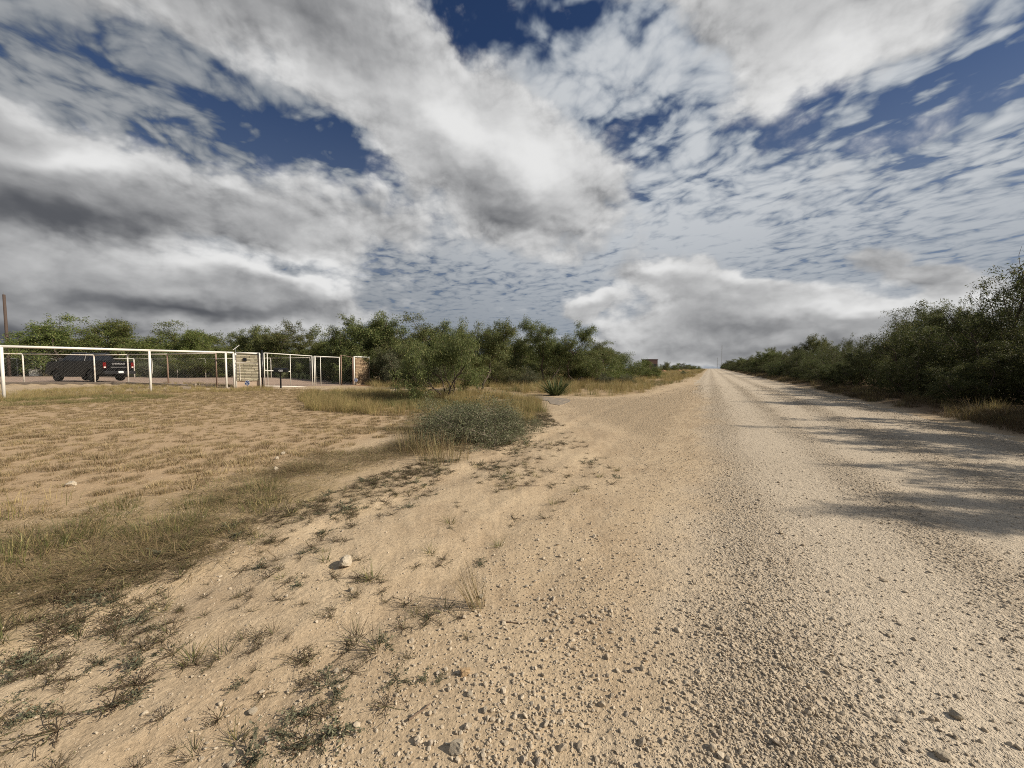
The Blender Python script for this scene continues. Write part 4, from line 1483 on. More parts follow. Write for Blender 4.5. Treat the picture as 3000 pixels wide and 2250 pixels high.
def weed_single(name, seed, kind):
    """one mesh for scattering"""
    parts = weed_mesh(name, seed, kind)
    V, Q, mt = parts[0]
    if len(parts) > 1:
        wv = np.array([v.co for v in parts[1].vertices]); wq = np.array([p.vertices[:] for p in parts[1].polygons])
        Q = np.concatenate([Q, wq + len(V)]); V = np.concatenate([V, wv])
    me = mesh_np(name, V, Q)
    me.materials.append(mt)
    return me


W_leafy = [weed_single('weed_leafy', 500 + i, 'leafy') for i in range(5)]
W_wiry = [weed_single('weed_wiry', 520 + i, 'wiry') for i in range(5)]
W_spiky = [weed_single('weed_spiky', 540 + i, 'spiky') for i in range(4)]
SANDY = px_poly([(-600, 2000), (0, 1760), (400, 1640), (760, 1510), (1080, 1390), (1310, 1330), (1450, 1250), (1600, 1210), (1720, 1300), (1830, 1390), (1640, 1560), (1480, 1720), (1280, 2000), (1150, 2250), (500, 2600), (-900, 2900)])
x, y = sample_poly(SANDY, 16000, soft=0.25)
dm = poly_sd(x, y, MATTED)
pd = np.clip(0.85 * np.exp(np.minimum(dm, 0) / 1.1) * (0.55 + 2.6 * fbm(x / 0.7, y / 0.7, 3, 181)), 0.014, 0.7)
keep = rng.uniform(0, 1, len(x)) < pd
x, y = x[keep], y[keep]
sc = rng.uniform(0.45, 1.25, len(x))
vid = rng.choice([0, 1, 2, 3, 4, 5, 6, 2, 3, 4, 5, 6, 7, 8], len(x))
vid = np.where((vid < 2) & (rng.uniform(0, 1, len(x)) < 0.5), 5, vid)
gn_scatter('sparse_weeds', W_leafy[:2] + W_wiry + W_spiky[:2], zs(x, y), rand_rot(len(x), 0.1), np.stack([sc, sc, sc * 0.6], 1), vid, 'small brown weeds scattered over the sandy shoulder', 'weeds')

WEEDS = [
    ('spiky', 1105, 1905, 1.25, 'largest spiky weed clump on the sand at lower left of centre'),
    ('leafy', 1130, 1880, 0.8, 'grey green sprig growing in the largest spiky clump'),
    ('spiky', 1040, 1865, 1.05, 'spiky brown clump left beside the largest one'),
    ('spiky', 1215, 1800, 0.75, 'small spiky tuft between largest clump and long stemmed grass'),
    ('leafy', 1250, 1812, 0.45, 'tiny grey green sprig right of the small spiky tuft'),
    ('leafy', 1165, 1990, 0.70, 'grey green weed left of the wood chunk, first of three'),
    ('leafy', 1240, 1985, 0.55, 'grey green weed left of the wood chunk, middle of three'),
    ('leafy', 1290, 1990, 0.45, 'grey green weed nearest the wood chunk'),
    ('leafy', 1000, 2150, 0.95, 'rounded grey green weed with a dark shadow, right of a pair'),
    ('leafy', 915, 2175, 0.90, 'rounded grey green weed with a dark shadow, left of a pair'),
    ('leafy', 955, 2000, 0.85, 'grey green weed below the largest spiky clump'),
    ('leafy', 975, 2050, 0.80, 'grey green weed above the pair of rounded weeds'),
    ('leafy', 870, 2090, 0.75, 'grey green weed beside the white pebble at lower left'),
    ('leafy', 745, 2210, 1.05, 'large grey green weed at the bottom edge'),
    ('leafy', 820, 2150, 0.7, 'grey green weed above the large one at the bottom edge'),
    ('spiky', 695, 2160, 0.75, 'spiky green tuft at lower left, right one of two'),
    ('spiky', 565, 2200, 0.75, 'spiky green tuft near the bottom left, left one of two'),
    ('wiry', 640, 2100, 0.8, 'wiry brown weed on open sand at lower left'),
    ('wiry', 1370, 1870, 0.55, 'wiry dead weed right of the largest spiky clump'),
    ('wiry', 1290, 1830, 0.4, 'tiny wiry weed below the long stemmed grass'),
    ('wiry', 1115, 1735, 0.75, 'brown wiry tuft below the largest pale rock'),
    ('wiry', 1050, 1695, 0.85, 'brown wiry tuft right below the largest pale rock'),
    ('leafy', 1410, 1650, 0.75, 'green leafy weed behind the long stemmed grass'),
    ('spiky', 1460, 1600, 0.8, 'spiky tuft up and right of the green leafy weed'),
    ('wiry', 1300, 1640, 0.8, 'thin wiry weed left of the green leafy weed'),
    ('spiky', 1620, 1478, 0.9, 'spiky tuft on the yellow sand near the road edge'),
    ('spiky', 650, 1915, 0.95, 'brown spiky tuft beside the rut, right of a pair'),
    ('spiky', 560, 1930, 1.0, 'green spiky tuft beside the rut, left of a pair'),
    ('wiry', 430, 1900, 1.2, 'broad dark wiry weed at left'),
    ('wiry', 330, 2060, 1.35, 'broad dark wiry weed mat at lower left, upper one'),
    ('wiry', 170, 2130, 1.4, 'broad dark wiry weed mat at lower left, lower one'),
    ('leafy', 120, 2080, 0.9, 'grey green weed inside the dark wiry mats at lower left'),
    ('wiry', 900, 1930, 0.9, 'wiry weed left of the largest spiky clump'),
    ('leafy', 690, 2010, 0.55, 'small grey green weed on open sand'),
    ('wiry', 1640, 1300, 1.0, 'dark low weed at the far end of the sandy shoulder'),
    ('wiry', 1540, 1420, 1.1, 'dark low weed in the middle of the sandy shoulder'),
]
for k, (kd, a, b_, sc_, lab) in enumerate(WEEDS):
    p = gp(a, b_)
    me = {'spiky': W_spiky, 'leafy': W_leafy, 'wiry': W_wiry}[kd]
    o = link('weed', me[k % len(me)], None, None, (p.x, p.y, hz(p.x, p.y)))
    o.scale = (sc_ * 1.05, sc_ * 1.05, sc_ * 0.72)
    o.rotation_euler = (0, 0, k * 1.7)
    tag(o, lab, 'weed', 'single weeds on the sand')

# long stemmed grass on the sand
p = gp(1398, 1778)
rs = np.random.default_rng(61)
V, Q = blades(rs, 46, 0.34, 0.10, 0.95, 0.0034, curl=0.0, seg=3, hvar=0.5, base=0.5, min_w=0.3)
V[:, 0] -= 0.35 * V[:, 2]
tag(link('grass_clump', mesh_np('grass_clump', V, Q), M['brown'], None, (p.x, p.y, hz(p.x, p.y))), 'long stemmed grass leaning left on the open sand', 'grass clump')
# clumps that stand out in the grass
CL = [('green', 190, 1575, 1.1, 'bright green grass clump at far left below the dry field'), ('green', 20, 1640, 1.1, 'dark green grass clump at the left photo edge'), ('green', 480, 1555, 1.1, 'wide green grass clump in the matted strip'),
      ('green', 590, 1485, 0.8, 'small green grass clump right above the wide one'), ('green', 780, 1490, 0.8, 'green grass clump at the edge of the bare sand'), ('green', 775, 1430, 0.9, 'green grass clump further back in the matted strip'),
      ('green', 340, 1490, 0.8, 'dark green grass clump at the lower rim of the field')]
for k, (kd, a, b_, sc_, lab) in enumerate(CL):
    p = gp(a, b_)
    rs = np.random.default_rng(700 + k)
    V, Q = blades(rs, 240, 0.17 * sc_, 0.36 * sc_, 1.15, 0.0045, curl=0.4, seg=3, hvar=0.5, base=0.8)
    tag(link('grass_clump', mesh_np('grass_clump', V, Q), M['green_grass'], None, (p.x, p.y, hz(p.x, p.y) - 0.01)), lab, 'grass clump', 'green grass clumps')
for k, (a, b_, h_, n_, mt, lab) in enumerate([(1235, 1325, 0.62, 300, 'brown', 'tall grey brown grass at the left foot of the grey bush'), (1300, 1350, 0.55, 300, 'brown', 'tall brown grass leaning in front of the grey bush'),
                                             (1205, 1285, 0.42, 130, 'brown', 'brown grass clump left of the tall grey brown grass'), (1530, 1228, 0.62, 420, 'straw', 'yellow green grass at the right end of the grey bush'),
                                             (1570, 1205, 0.55, 360, 'green_grass', 'green grass behind the right end of the grey bush'), (60, 1500, 0.30, 80, 'straw', 'pale straw clump bent over at the left photo edge')]):
    p = gp(a, b_)
    rs = np.random.default_rng(720 + k)
    V, Q = blades(rs, n_, h_, 0.55, 0.80, 0.0042, curl=0.6, seg=3, hvar=0.65, base=0.75)
    tag(link('grass_clump', mesh_np('grass_clump', V, Q), M[mt], None, (p.x, p.y, hz(p.x, p.y) - 0.01)), lab, 'grass clump')

# sticks and a chunk of split wood
for k, (a, b_, L, rz, lab) in enumerate([(1500, 1828, 0.125, -0.15, 'short dark stick on the sand left of the gravel'), (1545, 1428, 0.30, -0.1, 'longer dark stick on the sand below the grey bush'), (1230, 2090, 0.11, 0.8, 'thin straight twig on open sand below the wood chunk'), (1530, 1975, 0.06, 0.3, 'tiny curved twig right of the wood chunk')]):
    p = gp(a, b_)
    rs = np.random.default_rng(800 + k)
    t = np.linspace(-0.5, 0.5, 7)
    pts = np.stack([t * L, rs.normal(0, L * 0.02, 7), np.full(7, 0.008) + np.abs(t) * 0.006], 1)
    me = wood_mesh('stick', [(pts, np.linspace(0.0048, 0.0028, 7), 0)], 1, M['stick'])
    o = link('stick', me, None, None, (p.x, p.y, hz(p.x, p.y) + 0.002))
    o.rotation_euler = (0, 0, rz)
    tag(o, lab, 'stick')
p = gp(1362, 1978)
mb = MB()
mb.prism([(-0.024, -0.006), (-0.014, 0.018), (0.0, 0.024), (0.020, 0.016), (0.027, -0.006)], -0.014, 0.014)
mb.box((0.004, -0.002, 0.022), (0.044, 0.008, 0.010), 0.1)
mb.box((0.002, 0.008, 0.019), (0.050, 0.006, 0.010), -0.08)
o = mb.build('wood_chunk', M['chunk'], bevel=0.0015)
o.location = (p.x, p.y, hz(p.x, p.y) + 0.008)
o.rotation_euler = (0, 0, 0.25)
tag(o, 'small chunk of split yellow wood lying on the sand', 'wood')


# ------------------------------------------------------------------ fences
def zsurf(x, y):
    return hz(x, y) + (0.03 if poly_sd(np.array([x]), np.array([y]), YARD)[0] > 0 else 0.0)


def chain_link(A, B, za, zb, h_a, h_b, dw=0.15, dh=0.16, r=0.0012):
    """diagonal wires between two rails"""
    A, B = Vector(A), Vector(B)
    L = (B - A).length
    d = (B - A) / L
    nrm = Vector((-d.y, d.x))
    def pt(s_, f, o):
        z = (za + (zb - za) * s_ / L) + f * (h_a + (h_b - h_a) * s_ / L)
        q = A + d * s_ + nrm * o
        return (q.x, q.y, z)
    H = max(h_a, h_b)
    run = H * dw / dh
    V, F = [], []
    for sgn in (1, -1):
        k = -run
        while k < L + run:
            s0, s1 = (k, k + run) if sgn > 0 else (k + run, k)
            f0, f1 = 0.0, 1.0
            lo, hi = min(s0, s1), max(s0, s1)
            if hi > 0.01 and lo < L - 0.01:
                def clip(sv_):
                    return (sv_ - s0) / (s1 - s0)
                fa, fb = 0.0, 1.0
                for lim in (0.0, L):
                    f = clip(lim)
                    if 0 < f < 1:
                        inside0 = 0 <= s0 <= L
                        if inside0: fb = min(fb, f)
                        elif 0 <= s1 <= L: fa = max(fa, f)
                        else:
                            if sgn > 0:
                                fa, fb = (max(fa, clip(0.0)), min(fb, clip(L)))
                            else:
                                fa, fb = (max(fa, clip(L)), min(fb, clip(0.0)))
                if fb - fa > 0.01:
                    b_ = len(V)
                    for f in (fa, fb):
                        s_ = s0 + (s1 - s0) * f
                        V += [pt(s_ - r, f, sgn * r), pt(s_ + r, f, sgn * r), pt(s_, f, sgn * 2.6 * r)]
                    F += [(b_, b_ + 1, b_ + 4, b_ + 3), (b_ + 1, b_ + 2, b_ + 5, b_ + 4), (b_ + 2, b_, b_ + 3, b_ + 5)]
            k += dw
    return V, F


def fence_run(name, label, nodes, mat, r_post, r_rail, cap=True, wire=True, group=None, mats=None, bottom_rail=False):
    """nodes: (x, y, ground z, top z, with post) along the run"""
    root = thing(name, label, 'fence', (nodes[0][0], nodes[0][1], nodes[0][2]), 0, group)
    o0 = Vector(root.location)
    for k, nd in enumerate(nodes):
        if nd[4]:
            mb = MB().tube(Vector((nd[0], nd[1], nd[2] - 0.25)) - o0, Vector((nd[0], nd[1], nd[3] - r_rail * 0.6)) - o0, r_post, n=12)
            mb.build('post', (mats or {}).get(k, mat), root, smooth=True)
    for a, b_ in zip(nodes[:-1], nodes[1:]):
        MB().tube(Vector((a[0], a[1], a[3])) - o0, Vector((b_[0], b_[1], b_[3])) - o0, r_rail, n=12).build('top_rail', mat, root, smooth=True)
        if bottom_rail:
            MB().tube(Vector((a[0], a[1], a[2] + 0.1)) - o0, Vector((b_[0], b_[1], b_[2] + 0.1)) - o0, r_rail, n=12).build('bottom_rail', mat, root, smooth=True)
    if wire:
        mb = MB()
        for a, b_ in zip(nodes[:-1], nodes[1:]):
            V, F = chain_link(a[:2], b_[:2], a[2] + 0.04, b_[2] + 0.04, a[3] - a[2] - 0.04, b_[3] - b_[2] - 0.04)
            mb.add([Vector(v) - o0 for v in V], F)
        w_ = mb.build('chain_link_mesh', M['wire'], root)
        w_['kind'] = 'stuff'
    return root


F0 = Vector((-23.0, 17.35)); FD = Vector((0.433, 1.0))
def fpt(px_):
    """where the front fence line crosses the sight line of a pixel column"""
    k = (px_ - 1500) / FPX
    D = (F0.x - FD.x * F0.y) / (k - FD.x)
    return k * D, D
nodes = []
for px_, ty, post in ((-620, None, True), (8, 1014.5, True), (440, 1026.5, True), (663, 1032.5, True), (686, 1033.3, True)):
    if ty is None:
        xx, yy = F0.x - 0.433 * 5.6, F0.y - 5.6
        nodes.append((xx, yy, hz(xx, yy), 2.46, True))
    else:
        xx, yy = fpt(px_)
        nodes.append((xx, yy, hz(xx, yy), at(px_, ty, yy).z, post))
fence_run('pipe_fence', 'white pipe and chain link fence nearest the dry field', nodes, M['white'], 0.058, 0.062)
CORNER = nodes[-1]

# grey stone pillar panel in a white pipe frame
def pillar(name, label, A, B, zg, zt_a, zt_b, mat, sill, hole=False, courses=26):
    A, B = Vector(A), Vector(B)
    d = B - A
    L = d.length
    root = thing(name, label, 'pillar', (A.x, A.y, zg), math.atan2(d.y, d.x))
    H = min(zt_a, zt_b) - zg
    fr = 0.055
    MB().tube((0, 0, -0.2), (0, 0, zt_a - zg), fr, n=12).build('frame_post', M['white'], root, smooth=True)
    MB().tube((L, 0, -0.2), (L, 0, zt_b - zg), fr, n=12).build('frame_post', M['white'], root, smooth=True)
    MB().tube((-0.03, 0, zt_a - zg), (L + 0.03, 0, zt_b - zg), fr * 1.1, n=12).build('frame_top', M['white'], root, smooth=True)
    mb = MB()
    mb.box((L / 2, 0.03, (H - 0.10) / 2 - 0.05), (L - 2 * fr + 0.02, 0.12, H + 0.0))
    mb.build('core', M['mortar'], root)
    rs = random.Random(L)
    mb = MB()
    z = sill
    ch = (H - sill - 0.08) / courses
    for k in range(courses):
        xx = fr
        while xx < L - fr - 0.02:
            wdt = min(rs.uniform(0.22, 0.62), L - fr - xx)
            mb.box((xx + wdt / 2, -0.045 - rs.uniform(0, 0.035), z + ch / 2), (wdt - 0.014, 0.08, ch - 0.022))
            xx += wdt
        z += ch
    st = mb.build('stone_courses', mat, root)
    st['kind'] = 'stuff'
    if hole:
        hb = MB().box((L * 0.40, -0.115, H - 0.42), (0.20, 0.09, 0.22)).build('black_box', M['black'], root, bevel=0.02)
        MB().tube((L * 0.40, -0.158, H - 0.42), (L * 0.40, -0.172, H - 0.42), 0.06, n=14).build('lens', M['glass'], hb)
        MB().tube((fr, -0.10, H - 0.62), (L - fr, -0.10, H - 0.68), 0.022, n=8).build('cross_bar', M['white_old'], root)
        MB().tube((0.24, -0.105, 0.55), (0.24, -0.105, H - 0.72), 0.022, n=8).build('upright_bar', M['white_old'], root)
    return root


P684 = Vector(CORNER[:2])
P765 = Vector((-17.72, 27.05))
pillar('stone_pillar', 'grey ledgestone pillar in a white pipe frame with a black box', P684 + Vector((0.10, 0.05)), P765, hz(-18.3, 26.8), CORNER[3], at(763, 1036.0, 27.05).z, M['ledge'], 0.52, True, 17)
gl_d = Vector((0.4655, 1.0)).normalized()
PA = Vector((-17.4, 27.0))
def gpt(px_):
    k = (px_ - 1500) / FPX
    D = (PA.x - 0.4655 * PA.y) / (k - 0.4655)
    return k * D, D
a_ = gpt(1038); b2 = gpt(1082)
pillar('stone_pillar', 'rusty brown ledgestone pillar in a white pipe frame', a_, b2, at(1038, 1130.5, a_[1]).z, at(1038, 1045, a_[1]).z, at(1082, 1047, b2[1]).z, M['ledge_rust'], 0.05, False, 20)


# gate leaves
def gate_leaf(label, px0, px1, ty0, ty1, by0, by1, uprights, midrail=None):
    A, B = gpt(px0), gpt(px1)
    za, zb = at(px0, by0, A[1]).z, at(px1, by1, B[1]).z
    ta, tb = at(px0, ty0, A[1]).z, at(px1, ty1, B[1]).z
    root = thing('gate_leaf', label, 'gate', (A[0], A[1], za - 0.06), 0, 'driveway gate leaves')
    o0 = Vector(root.location)
    A3, B3 = Vector((A[0], A[1], za)) - o0, Vector((B[0], B[1], zb)) - o0
    A4, B4 = Vector((A[0], A[1], ta)) - o0, Vector((B[0], B[1], tb)) - o0
    r = 0.032
    MB().tube(A3, A4, r, n=10).build('stile', M['white'], root, smooth=True)
    MB().tube(B3, B4, r, n=10).build('stile', M['white'], root, smooth=True)
    MB().tube(A4, B4, r, n=10).build('top_rail', M['white'], root, smooth=True)
    MB().tube(A3, B3, r, n=10).build('bottom_rail', M['white'], root, smooth=True)
    for f in uprights:
        MB().tube(A3.lerp(B3, f), A4.lerp(B4, f), 0.024, n=10).build('upright', M['white'], root, smooth=True)
    if midrail:
        f1, h_ = midrail
        MB().tube(A3.lerp(A4, h_), A3.lerp(B3, f1).lerp(A4.lerp(B4, f1), h_), 0.034, n=10).build('mid_rail', M['white'], root, smooth=True)
    V, F = chain_link(A, B, za, zb, ta - za, tb - zb)
    w_ = MB().add([Vector(v) - o0 for v in V], F).build('chain_link_mesh', M['wire'], root)
    w_['kind'] = 'stuff'
    return root


gate_leaf('left leaf of the white chain link driveway gate behind the mailbox', 775, 915, 1034, 1043, 1131, 1133, [0.06, 0.515], (0.515, 0.47))
gate_leaf('right leaf of the white chain link driveway gate', 921, 995, 1043.5, 1047, 1133, 1131, [0.05, 0.24])
# posts and the infill between gate and rusty pillar
mb = MB().tube((0, 0, -0.2), (0, 0, at(769, 1026, 26.9).z - hz(-17.5, 26.9)), 0.05, n=10)
o = mb.build('hinge_post', M['black'], smooth=True); o.location = (*[gpt(769)[0], gpt(769)[1]], hz(*gpt(769)))
tag(o, 'dark hinge post between grey pillar and left gate leaf', 'post')
A, B = gpt(1000), gpt(1034)
za = at(1000, 1131, A[1]).z
nodes = [(A[0], A[1], za, at(1000, 1040, A[1]).z, True), (B[0], B[1], at(1034, 1130.5, B[1]).z, at(1034, 1047, B[1]).z, True)]
fence_run('wire_panel', 'narrow chain link panel with rusty posts between gate and brown pillar', nodes, M['rust'], 0.045, 0.018)

# inner fence on the kerb
def inode(px_, D, ty):
    p = at(px_, ty, D)
    zz = zsurf(p.x, D)
    return (p.x, D, zz, p.z, True)
nodes = [inode(-160, 28.45, 1033), inode(66, 28.42, 1037), inode(275, 28.4, 1040), inode(373, 28.42, 1039), inode(490, 26.75, 1037.5), inode(632, 26.2, 1034.5)]
fence_run('yard_fence', 'lower white chain link fence standing on the kerb beside the pickup', nodes, M['white_old'], 0.042, 0.036, mats={4: M['rust'], 5: M['rust']})
# back fence of the yard
nodes = [inode(392, 41.2, 1051), inode(445, 41.0, 1051.5), inode(518, 40.6, 1052), inode(601, 40.2, 1051), inode(692, 40.0, 1050), inode(793, 39.6, 1049), inode(908, 39.2, 1048), inode(1010, 38.8, 1047)]
fence_run('back_fence', 'thin chain link fence along the far side of the gravel yard', nodes, M['white_old'], 0.035, 0.028)
nodes = [inode(-120, 47.8, 1050), inode(50, 47.5, 1050.5), inode(96, 47.2, 1050.8)]
fence_run('far_gate', 'far white gate leaf left of the white utility box', nodes, M['white'], 0.06, 0.05)
nodes = [inode(104, 47.1, 1050.5), inode(119, 47.0, 1051), inode(165, 46.6, 1052), inode(250, 46.0, 1052), inode(392, 41.4, 1051)]
fence_run('far_gate', 'far white gate leaf running behind the pickup hood', nodes, M['white'], 0.06, 0.05)
p = at(103, 1085, 46.3)
zz = zsurf(p.x, 46.3)
t = thing('utility_box', 'small white utility box at the far gate', 'box', (p.x, 46.3, zz), 0.4)
MB().box((0, 0, 0.42), (0.85, 0.5, 0.80)).build('cabinet', M['white'], t, bevel=0.02)
MB().box((0, 0, 0.84), (0.92, 0.56, 0.05)).build('lid', M['white_old'], t, bevel=0.01)

# wooden pole
p = at(24, 1073, 44.5)
zz = hz(p.x, 44.5)
top = at(22, 863, 44.5).z
t = thing('utility_pole', 'bare brown wooden pole at the left photo edge', 'pole', (p.x, 44.5, zz))
MB().tube((0.1, 0, -0.5), (0, 0, top - zz), 0.15, 0.12, n=12).build('shaft', M['wood'], t, smooth=True)
MB().tube((-0.05, 0, top - zz), (-0.05, 0, top - zz + 0.35), 0.02, n=6).build('pin', M['galv'], t)

# solar panel on a thin pole behind the grey pillar
D = 27.6
p = at(692, 1073, D)
zz = hz(p.x, D)
t = thing('solar_panel', 'small tilted solar panel on a pole behind the grey pillar', 'solar panel', (p.x, D, zz), 0.0)
ztop = at(692, 1020, D).z - zz
MB().tube((0, 0, -0.2), (0, 0, ztop), 0.022, n=8).build('pole', M['galv'], t, smooth=True)
pn = MB().box((0.02, 0, ztop + 0.04), (0.50, 0.36, 0.028), rz=0.75, ry=-0.75).build('panel_frame', M['white'], t)
MB().box((0.02 - 0.010 * 0.0, 0, ztop + 0.04 + 0.006), (0.44, 0.30, 0.024), rz=0.75, ry=-0.75).build('cells', M['panel_cell'], pn)


# ------------------------------------------------------------------ lettering
def text_mesh(body, size, mat, name, parent, mtx, extrude=0.002, bold=True, shear=0.0):
    cu = bpy.data.curves.new(name, 'FONT')
    cu.body = body
    cu.size = size
    cu.align_x = 'CENTER'
    cu.align_y = 'CENTER'
    cu.extrude = extrude
    cu.shear = shear
    if bold:
        cu.offset = size * 0.02
    tmp = bpy.data.objects.new('tmp', cu)
    C.objects.link(tmp)
    dg = bpy.context.evaluated_depsgraph_get()
    me = bpy.data.meshes.new_from_object(tmp.evaluated_get(dg))
    bpy.data.objects.remove(tmp)
    me.name = name
    me.materials.clear()
    o = link(name, me, mat, parent)
    o.matrix_local = mtx
    return o


UPRIGHT = Matrix.Rotation(R(90), 4, 'X')       # text plane facing -Y

# mailbox on its post
p = gp(823, 1138)
D = p.y
t = thing('mailbox', 'black mailbox with white house number on a black post', 'mailbox', (p.x, p.y, hz(p.x, p.y)), math.atan2(0.4655, 1) * 0 + 0.0)
zb = at(828, 1090.5, D).z - t.location.z
MB().box((0, 0, zb / 2 - 0.1), (0.075, 0.075, zb + 0.2)).build('post', M['black'], t, bevel=0.005)
MB().box((0, 0, zb - 0.01), (0.30, 0.16, 0.03)).build('bracket', M['black'], t)
mb = MB()
prof = [(-0.13, 0.0), (0.13, 0.0), (0.13, 0.16)] + [(0.13 * math.cos(a), 0.16 + 0.13 * math.sin(a)) for a in np.linspace(0, math.pi, 13)[1:-1]] + [(-0.13, 0.16)]
mb.prism(prof, -0.42, 0.42)
body = mb.build('body', M['black'], t, bevel=0.006)
body.rotation_euler = (0, 0, R(90))
body.location = (0.06, 0, zb)
mb = MB()
mb.prism([(a * 1.06, b_ * 1.05 - 0.004) for a, b_ in prof], 0.42, 0.455)
dr = mb.build('door', M['black'], body)
MB().box((0, 0.47, 0.2), (0.05, 0.025, 0.03)).build('latch', M['black'], dr)
text_mesh('4201', 0.17, M['sign_white'], 'house_number', t, Matrix.Translation((0.10, -0.134, zb + 0.10)) @ UPRIGHT)


# security signs
def yard_sign(label, px_, cy, by, D, size):
    p = at(px_, cy, D)
    z0 = hz(p.x, D)
    t = thing('yard_sign', label, 'sign', (p.x, D, z0))
    zc_ = p.z - z0
    MB().tube((0, 0.012, -0.2), (0, 0.012, zc_), 0.012, n=6).build('stake', M['galv'], t)
    oct_ = [(size * math.cos(R(22.5 + 45 * k)), size * math.sin(R(22.5 + 45 * k))) for k in range(8)]
    rim = MB().prism(oct_, -0.006, 0.006).build('sign_rim', M['sign_white'], t)
    rim.location = (0, 0, zc_)
    pl = MB().prism([(a * 0.90, b_ * 0.90) for a, b_ in oct_], -0.010, -0.007).build('sign_plate', M['blue'], t)
    pl.location = (0, 0, zc_)
    text_mesh('ADT', size * 0.95, M['sign_white'], 'lettering', t, Matrix.Translation((0, -0.0125, zc_ + 0.02)) @ UPRIGHT, 0.001, shear=0.25)
    MB().box((0, -0.0115, zc_ - size * 0.55), (size * 0.9, 0.002, size * 0.12)).build('lower_line', M['sign_white'], t)
    return t


yard_sign('blue octagonal security sign in front of the grey stone pillar', 724.5, 1122, 1145, 25.6, 0.185)
yard_sign('blue octagonal security sign at the left foot of the brown pillar', 1043, 1113.5, 1130, 33.4, 0.165)

# concrete blocks by the fence
for k, (px_, py_, lab) in enumerate([(548, 1142, 'dark concrete block in the grass under the white fence'), (575, 1137, 'second concrete block lying right behind the first one'), ]):
    p = gp(px_, py_)
    mb = MB()
    mb.box((0, 0.075, 0.1), (0.40, 0.035, 0.2)); mb.box((0, -0.075, 0.1), (0.40, 0.035, 0.2))
    for q in (-0.18, 0, 0.18):
        mb.box((q, 0, 0.1), (0.035, 0.113, 0.196))
    o = mb.build('concrete_block', M['kerb'])
    o.location = (p.x, p.y, hz(p.x, p.y) - 0.02)
    o.rotation_euler = (0, 0, 0.5 + k)
    tag(o, lab, 'block')


# ------------------------------------------------------------------ prickly pears behind the yard
def pear(label, px_, D, npad, seed, size):
    p = at(px_, 1073, D)
    rs = np.random.default_rng(seed)
    t = thing('prickly_pear', label, 'cactus', (p.x, D, hz(p.x, D)), 0, 'prickly pears along the yard')
    bm = bmesh.new()
    bmesh.ops.create_icosphere(bm, subdivisions=2, radius=1.0)
    me = bpy.data.meshes.new('pad')
    for v in bm.verts:
        v.co = (v.co.x * (0.78 + 0.12 * v.co.z), v.co.y * 0.13, v.co.z + 0.95)
    bm.to_mesh(me); bm.free()
    for q in me.polygons: q.use_smooth = True
    me.materials.append(M['cactus'])
    tips = []
    for k in range(npad):
        o = link('pad', me, None, t)
        s_ = rs.uniform(0.11, 0.16) * size
        if k < npad * 0.4 or not tips:
            pos = Vector((rs.normal(0, 0.5) * size, rs.normal(0, 0.25) * size, -0.02))
            tilt = rs.normal(0, 0.35)
        else:
            b_ = tips[rs.integers(len(tips))]
            pos = b_[0].copy()
            tilt = b_[1] + rs.normal(0, 0.5)
        rz_ = rs.uniform(-0.9, 0.9)
        o.location = pos
        o.scale = (s_, s_, s_)
        o.rotation_euler = (0, tilt, rz_)
        up = Matrix.Rotation(rz_, 3, 'Z') @ Matrix.Rotation(tilt, 3, 'Y') @ Vector((0, 0, s_ * 1.75))
        tips.append((pos + up, tilt))
    return t


pear('prickly pear cactus behind the yard left of the grey pillar', 470, 42.0, 26, 1, 1.15)
pear('prickly pear cactus behind the yard near the first fence bay', 590, 41.6, 26, 2, 1.15)
pear('prickly pear cactus behind the left gate leaf below the mailbox', 830, 40.8, 30, 3, 1.25)
pear('prickly pear cactus behind the gate, right of the mailbox', 872, 40.6, 30, 4, 1.3)
pear('prickly pear cactus behind the meeting posts of the gate', 902, 40.2, 24, 5, 1.1)


